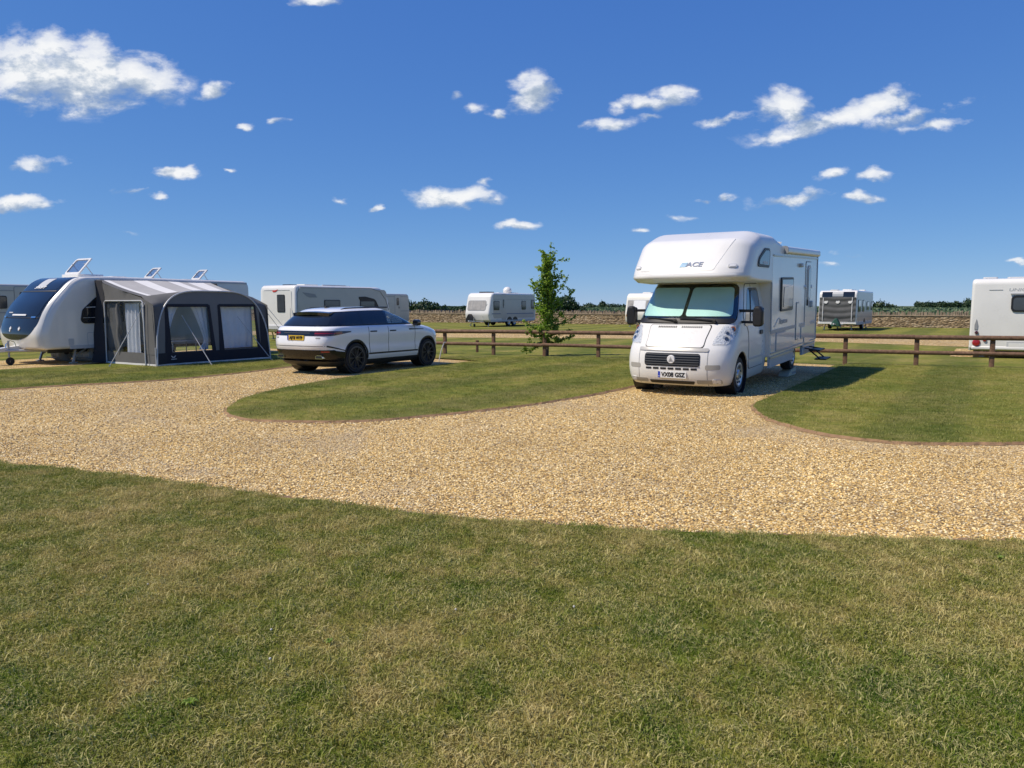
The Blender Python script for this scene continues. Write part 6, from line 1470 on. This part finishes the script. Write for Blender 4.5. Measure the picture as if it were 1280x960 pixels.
# ------------------------------------------------------------------ daisies and clover heads in the near turf
def daisy(): 
    b = MB()
    b.tube([(0, 0, 0), (.004, 0, .02), (.006, .002, .034)], .0012, 5); b.build
    return b
flow = [(-1.24, 3.62), (-1.19, 3.66), (-.86, 3.70), (-1.09, 3.35), (-1.32, 3.20), (-.30, 3.92), (.95, 4.1), (-2.1, 4.3), (.30, 3.9), (.33, 3.95), (1.7, 4.6)][1::2]
fm = None
for i, (x, y) in enumerate(flow):
    if fm is None:
        b = MB().lathe([(.001, .030), (.006, .030), (.0105, .034), (.009, .042), (.004, .046), (.001, .047)], (0, 0, 0), 10, ax='z').tube([(0, 0, -.004), (.002, 0, .031)], .0013, 5); f0 = b.build('clover_flower', M['petal']); fm = f0.data; o = f0
    else: o = bpy.data.objects.new('clover_flower', fm); COL.objects.link(o)
    o.location = (x, y, .036); o.rotation_euler = (random.uniform(-.3, .3), random.uniform(-.3, .3), random.uniform(0, 6)); o.scale = [random.uniform(.42, .7)] * 3
    tag(o, 'tiny white clover flower head in the foreground turf', 'flower', 'clover flowers in the near lawn')

for i, (x, y, k, lab) in enumerate(((-1.30, 2.96, .62, 'flat rosette of weed leaves in the turf at the bottom left'), (-.87, 3.52, .5, 'smaller weed rosette in the turf further from the bottom left'), (3.1, 4.75, .55, 'weed rosette in the turf at the right near the gravel'))):
    t = thing('weed_rosette', lab, 'weed', (x, y, .036), i * 1.1, 'weeds in the near lawn')
    for j in range(8):
        a = j * .785 + random.uniform(-.2, .2); l = k * random.uniform(.035, .065); w = .010 * k
        V_ = []
        for s_ in range(5):
            q = s_ / 4; ww = w * math.sin(math.pi * (.12 + .86 * q)); z = .012 + .022 * math.sin(math.pi * q * .8)
            for sd in (-1, 1): V_.append((q * l * math.cos(a) - sd * ww * math.sin(a), q * l * math.sin(a) + sd * ww * math.cos(a), z))
        MB().add(V_, [(2 * s_, 2 * s_ + 1, 2 * s_ + 3, 2 * s_ + 2) for s_ in range(4)]).build('leaf', M['leaf'], t)

# ------------------------------------------------------------------ sky, sun, camera
def sky():
    w = bpy.data.worlds.new('World'); scene.world = w; w.use_nodes = True; nt = w.node_tree; nt.nodes.clear()
    sk = N(nt, 'ShaderNodeTexSky'); sk.sky_type = 'NISHITA'; sk.sun_disc = False; sk.sun_elevation = SUN_EL; sk.sun_rotation = SUN_ROT; sk.altitude = 100; sk.air_density = SKY[0]; sk.dust_density = SKY[1]; sk.ozone_density = SKY[2]
    bg = N(nt, 'ShaderNodeBackground'); bg.inputs[1].default_value = SKY[3]
    # the camera's rendering of a clear summer sky: flatter from zenith to horizon and bluer than the raw model
    k = mixc(nt, 1., sk.outputs[0], (.1, .1, .1), 'MULTIPLY')
    sc_ = N(nt, 'ShaderNodeSeparateColor'); nt.links.new(k, sc_.inputs[0]); cc_ = N(nt, 'ShaderNodeCombineColor')
    for i_ in range(3): nt.links.new(math_(nt, 'MULTIPLY', math_(nt, 'POWER', sc_.outputs[i_], SKYPOW[i_]), SKYGAIN[i_]), cc_.inputs[i_])
    nt.links.new(cc_.outputs[0], bg.inputs[0])
    tc = N(nt, 'ShaderNodeTexCoord'); sx = N(nt, 'ShaderNodeSeparateXYZ'); L(nt, tc, 'Generated', sx, 0)
    yy = math_(nt, 'MAXIMUM', sx.outputs[1], .05); u = math_(nt, 'DIVIDE', sx.outputs[0], yy); v = math_(nt, 'DIVIDE', sx.outputs[2], yy)
    cb = N(nt, 'ShaderNodeCombineXYZ'); nt.links.new(u, cb.inputs[0]); nt.links.new(v, cb.inputs[1])
    # billows: noise on the direction, also used to ruffle the outlines
    mp = N(nt, 'ShaderNodeMapping'); mp.inputs['Scale'].default_value = (1, 1.7, 1); L(nt, cb, 0, mp, 0)
    n1 = noise(nt, mp.outputs[0], 16, 8, .60, .15); n2 = N(nt, 'ShaderNodeTexNoise'); n2.inputs['Scale'].default_value = 26; n2.inputs['Detail'].default_value = 5; L(nt, mp, 0, n2, 'Vector')
    wv = N(nt, 'ShaderNodeVectorMath', operation='MULTIPLY_ADD'); L(nt, n2, 'Color', wv, 0); wv.inputs[1].default_value = (.055, .026, 0); wv.inputs[2].default_value = (-.0275, -.013, 0)
    wa = N(nt, 'ShaderNodeVectorMath', operation='ADD'); L(nt, cb, 0, wa, 0); L(nt, wv, 0, wa, 1)
    tot = None; S_ = None; D_ = None
    for px, py, rx, ry, k, tilt in CLOUDS:
        u0 = (px - 640) / 962; a = math.atan((480 - py) / 962) ; 
        yc = math.cos(PITCH) + (480 - py) / 962 * math.sin(PITCH); u0 /= yc; v0 = (-math.sin(PITCH) + (480 - py) / 962 * math.cos(PITCH)) / yc
        m = N(nt, 'ShaderNodeMapping'); m.vector_type = 'TEXTURE'; m.inputs['Location'].default_value = (u0, v0, 0); m.inputs['Rotation'].default_value = (0, 0, R(tilt)); m.inputs['Scale'].default_value = (rx / 962, ry / 962, 1)
        L(nt, wa, 0, m, 0)
        ln = N(nt, 'ShaderNodeVectorMath', operation='LENGTH'); L(nt, m, 0, ln, 0)
        d = math_(nt, 'MULTIPLY_ADD', ln.outputs['Value'], -k); d.node.inputs[2].default_value = k
        dp = math_(nt, 'MAXIMUM', d, .0); ms = N(nt, 'ShaderNodeSeparateXYZ'); L(nt, m, 0, ms, 0); wy = math_(nt, 'MULTIPLY', dp, math_(nt, 'MAXIMUM', math_(nt, 'MINIMUM', ms.outputs[1], 1.), -1.))
        S_ = wy if S_ is None else math_(nt, 'ADD', S_, wy); D_ = dp if D_ is None else math_(nt, 'ADD', D_, dp)
        tot = d if tot is None else math_(nt, 'SMOOTH_MAX', tot, d)
        if tot.node.operation == 'SMOOTH_MAX': tot.node.inputs[2].default_value = .12
    f = math_(nt, 'ADD', math_(nt, 'MULTIPLY', tot, 1.05), math_(nt, 'MULTIPLY_ADD', n1, 2.1)); f.node.inputs[1].links[0].from_node.inputs[2].default_value = -1.08
    mask = ramp(nt, f, [(.03, (0, 0, 0)), (.22, (.22, .22, .22)), (.50, (.76, .76, .76)), (.85, (.98, .98, .98))], 'LINEAR')
    edge = ramp(nt, math_(nt, 'MULTIPLY_ADD', tot, 3.), [(.0, (0, 0, 0)), (1., (1, 1, 1))]); edge.node.inputs[0].links[0].from_node.inputs[2].default_value = .55
    mask = math_(nt, 'MULTIPLY', mask, edge)
    # light: the side towards the sun (upper left) bright, thick undersides grey
    off = N(nt, 'ShaderNodeVectorMath', operation='ADD'); L(nt, mp, 0, off, 0); off.inputs[1].default_value = (-.016, .030, 0)
    n3 = noise(nt, off.outputs[0], 16, 8, .60, .15)
    lit = math_(nt, 'MULTIPLY_ADD', math_(nt, 'SUBTRACT', n1, n3), 3.8); lit.node.inputs[2].default_value = .70
    lit = math_(nt, 'ADD', lit, math_(nt, 'MULTIPLY', math_(nt, 'DIVIDE', S_, math_(nt, 'ADD', D_, .004)), .75))
    thick = math_(nt, 'MULTIPLY', math_(nt, 'MAXIMUM', math_(nt, 'SUBTRACT', f, .62), 0.), .42)
    lit = math_(nt, 'SUBTRACT', lit, thick)
    cc = ramp(nt, lit, [(.15, (.34, .42, .54)), (.5, (.55, .61, .69)), (.85, (.86, .87, .88))])
    cl = N(nt, 'ShaderNodeBackground'); nt.links.new(cc, cl.inputs[0]); cl.inputs[1].default_value = 1.0
    mx = N(nt, 'ShaderNodeMixShader'); nt.links.new(mask, mx.inputs[0]); L(nt, bg, 0, mx, 1); L(nt, cl, 0, mx, 2)
    o = N(nt, 'ShaderNodeOutputWorld'); L(nt, mx, 0, o, 0)
PITCH = math.atan(98 / 962)
SUN = Vector((-.57, -.15, .81)).normalized()
SUN_EL = math.asin(SUN.z); SUN_ROT = math.atan2(SUN.x, SUN.y)
SKY = (.6, 0., 10., .1); SKYGAIN = (6.46, 6.34, 7.26); SKYPOW = (.813, .609, .297)
CLOUDS = [(30, 88, 95, 52, 1., -6), (100, 92, 100, 52, 1.1, -4), (170, 98, 70, 36, 1., -8), (60, 60, 50, 30, 1., 0), (270, 112, 24, 12, .9, 8), (388, -2, 40, 9, 1., 0), (25, 254, 60, 11, .95, 3), (45, 205, 46, 14, .62, 4), (218, 213, 34, 9, .95, 0), (195, 246, 18, 5, .7, 0), (172, 238, 26, 6, .5, 5), (308, 158, 16, 5, .6, 0), (350, 154, 20, 5, .6, 5), (290, 216, 8, 4, .5, 0),
    (567, 247, 66, 15, 1., 2), (605, 228, 16, 7, .6, 0), (645, 282, 38, 8, .95, 2), (668, 118, 38, 26, 1.05, 18), (468, 260, 11, 6, .8, 0), (428, 252, 16, 6, .55, 0), (570, 115, 14, 8, .5, 10), (590, 132, 14, 7, .55, 0), (622, 140, 16, 5, .6, 0),
    (757, 156, 40, 11, .8, 6), (835, 122, 38, 16, .82, 8), (800, 128, 30, 9, .75, 5), (778, 134, 16, 12, .55, 30), (815, 146, 16, 6, .55, 0), (905, 150, 44, 11, .7, 8), (980, 132, 44, 26, .85, 0), (1040, 148, 110, 18, .82, 14), (1100, 126, 60, 18, .78, 12), (985, 168, 50, 7, .7, 12), (1150, 142, 70, 13, .72, 14), (1170, 156, 50, 11, .75, 8),
    (1040, 218, 24, 10, .85, 12), (1098, 216, 28, 10, .9, 0), (992, 249, 58, 12, .95, 8), (1076, 247, 30, 12, .9, 0), (905, 250, 20, 6, .75, 6), (878, 252, 12, 5, .6, 0), (848, 273, 22, 6, .5, 0), (800, 287, 14, 5, .65, 0), (1060, 316, 24, 5, .45, 0), (1030, 330, 22, 5, .45, 0), (1272, 327, 16, 4, .5, 0), (708, 322, 6, 4, .6, 0), (162, 290, 24, 4, .4, 0)]
sky()
sl = bpy.data.lights.new('sun', 'SUN'); sl.energy = 4.6; sl.angle = R(.53); sl.color = (1., .895, .745)
so = bpy.data.objects.new('sun', sl); COL.objects.link(so); so.rotation_euler = (-SUN).to_track_quat('-Z', 'Y').to_euler(); so.location = (-20, -5, 30)
cd = bpy.data.cameras.new('camera'); cd.sensor_width = 36; cd.lens = 36 * 962 / 1280; cd.clip_end = 6000; cd.clip_start = .05
co = bpy.data.objects.new('camera', cd); COL.objects.link(co); co.location = (0, 0, 1.65); co.rotation_euler = (math.pi / 2 - PITCH, 0, 0); scene.camera = co
scene.view_settings.view_transform = 'Standard'; scene.view_settings.look = 'None'; scene.view_settings.exposure = .12; scene.view_settings.gamma = 1
scene.view_settings.use_curve_mapping = False
scene.cycles.max_bounces = 8; scene.cycles.transparent_max_bounces = 16; scene.cycles.use_denoising = True; scene.cycles.sample_clamp_indirect = 3.; scene.cycles.caustics_reflective = False; scene.cycles.caustics_refractive = False
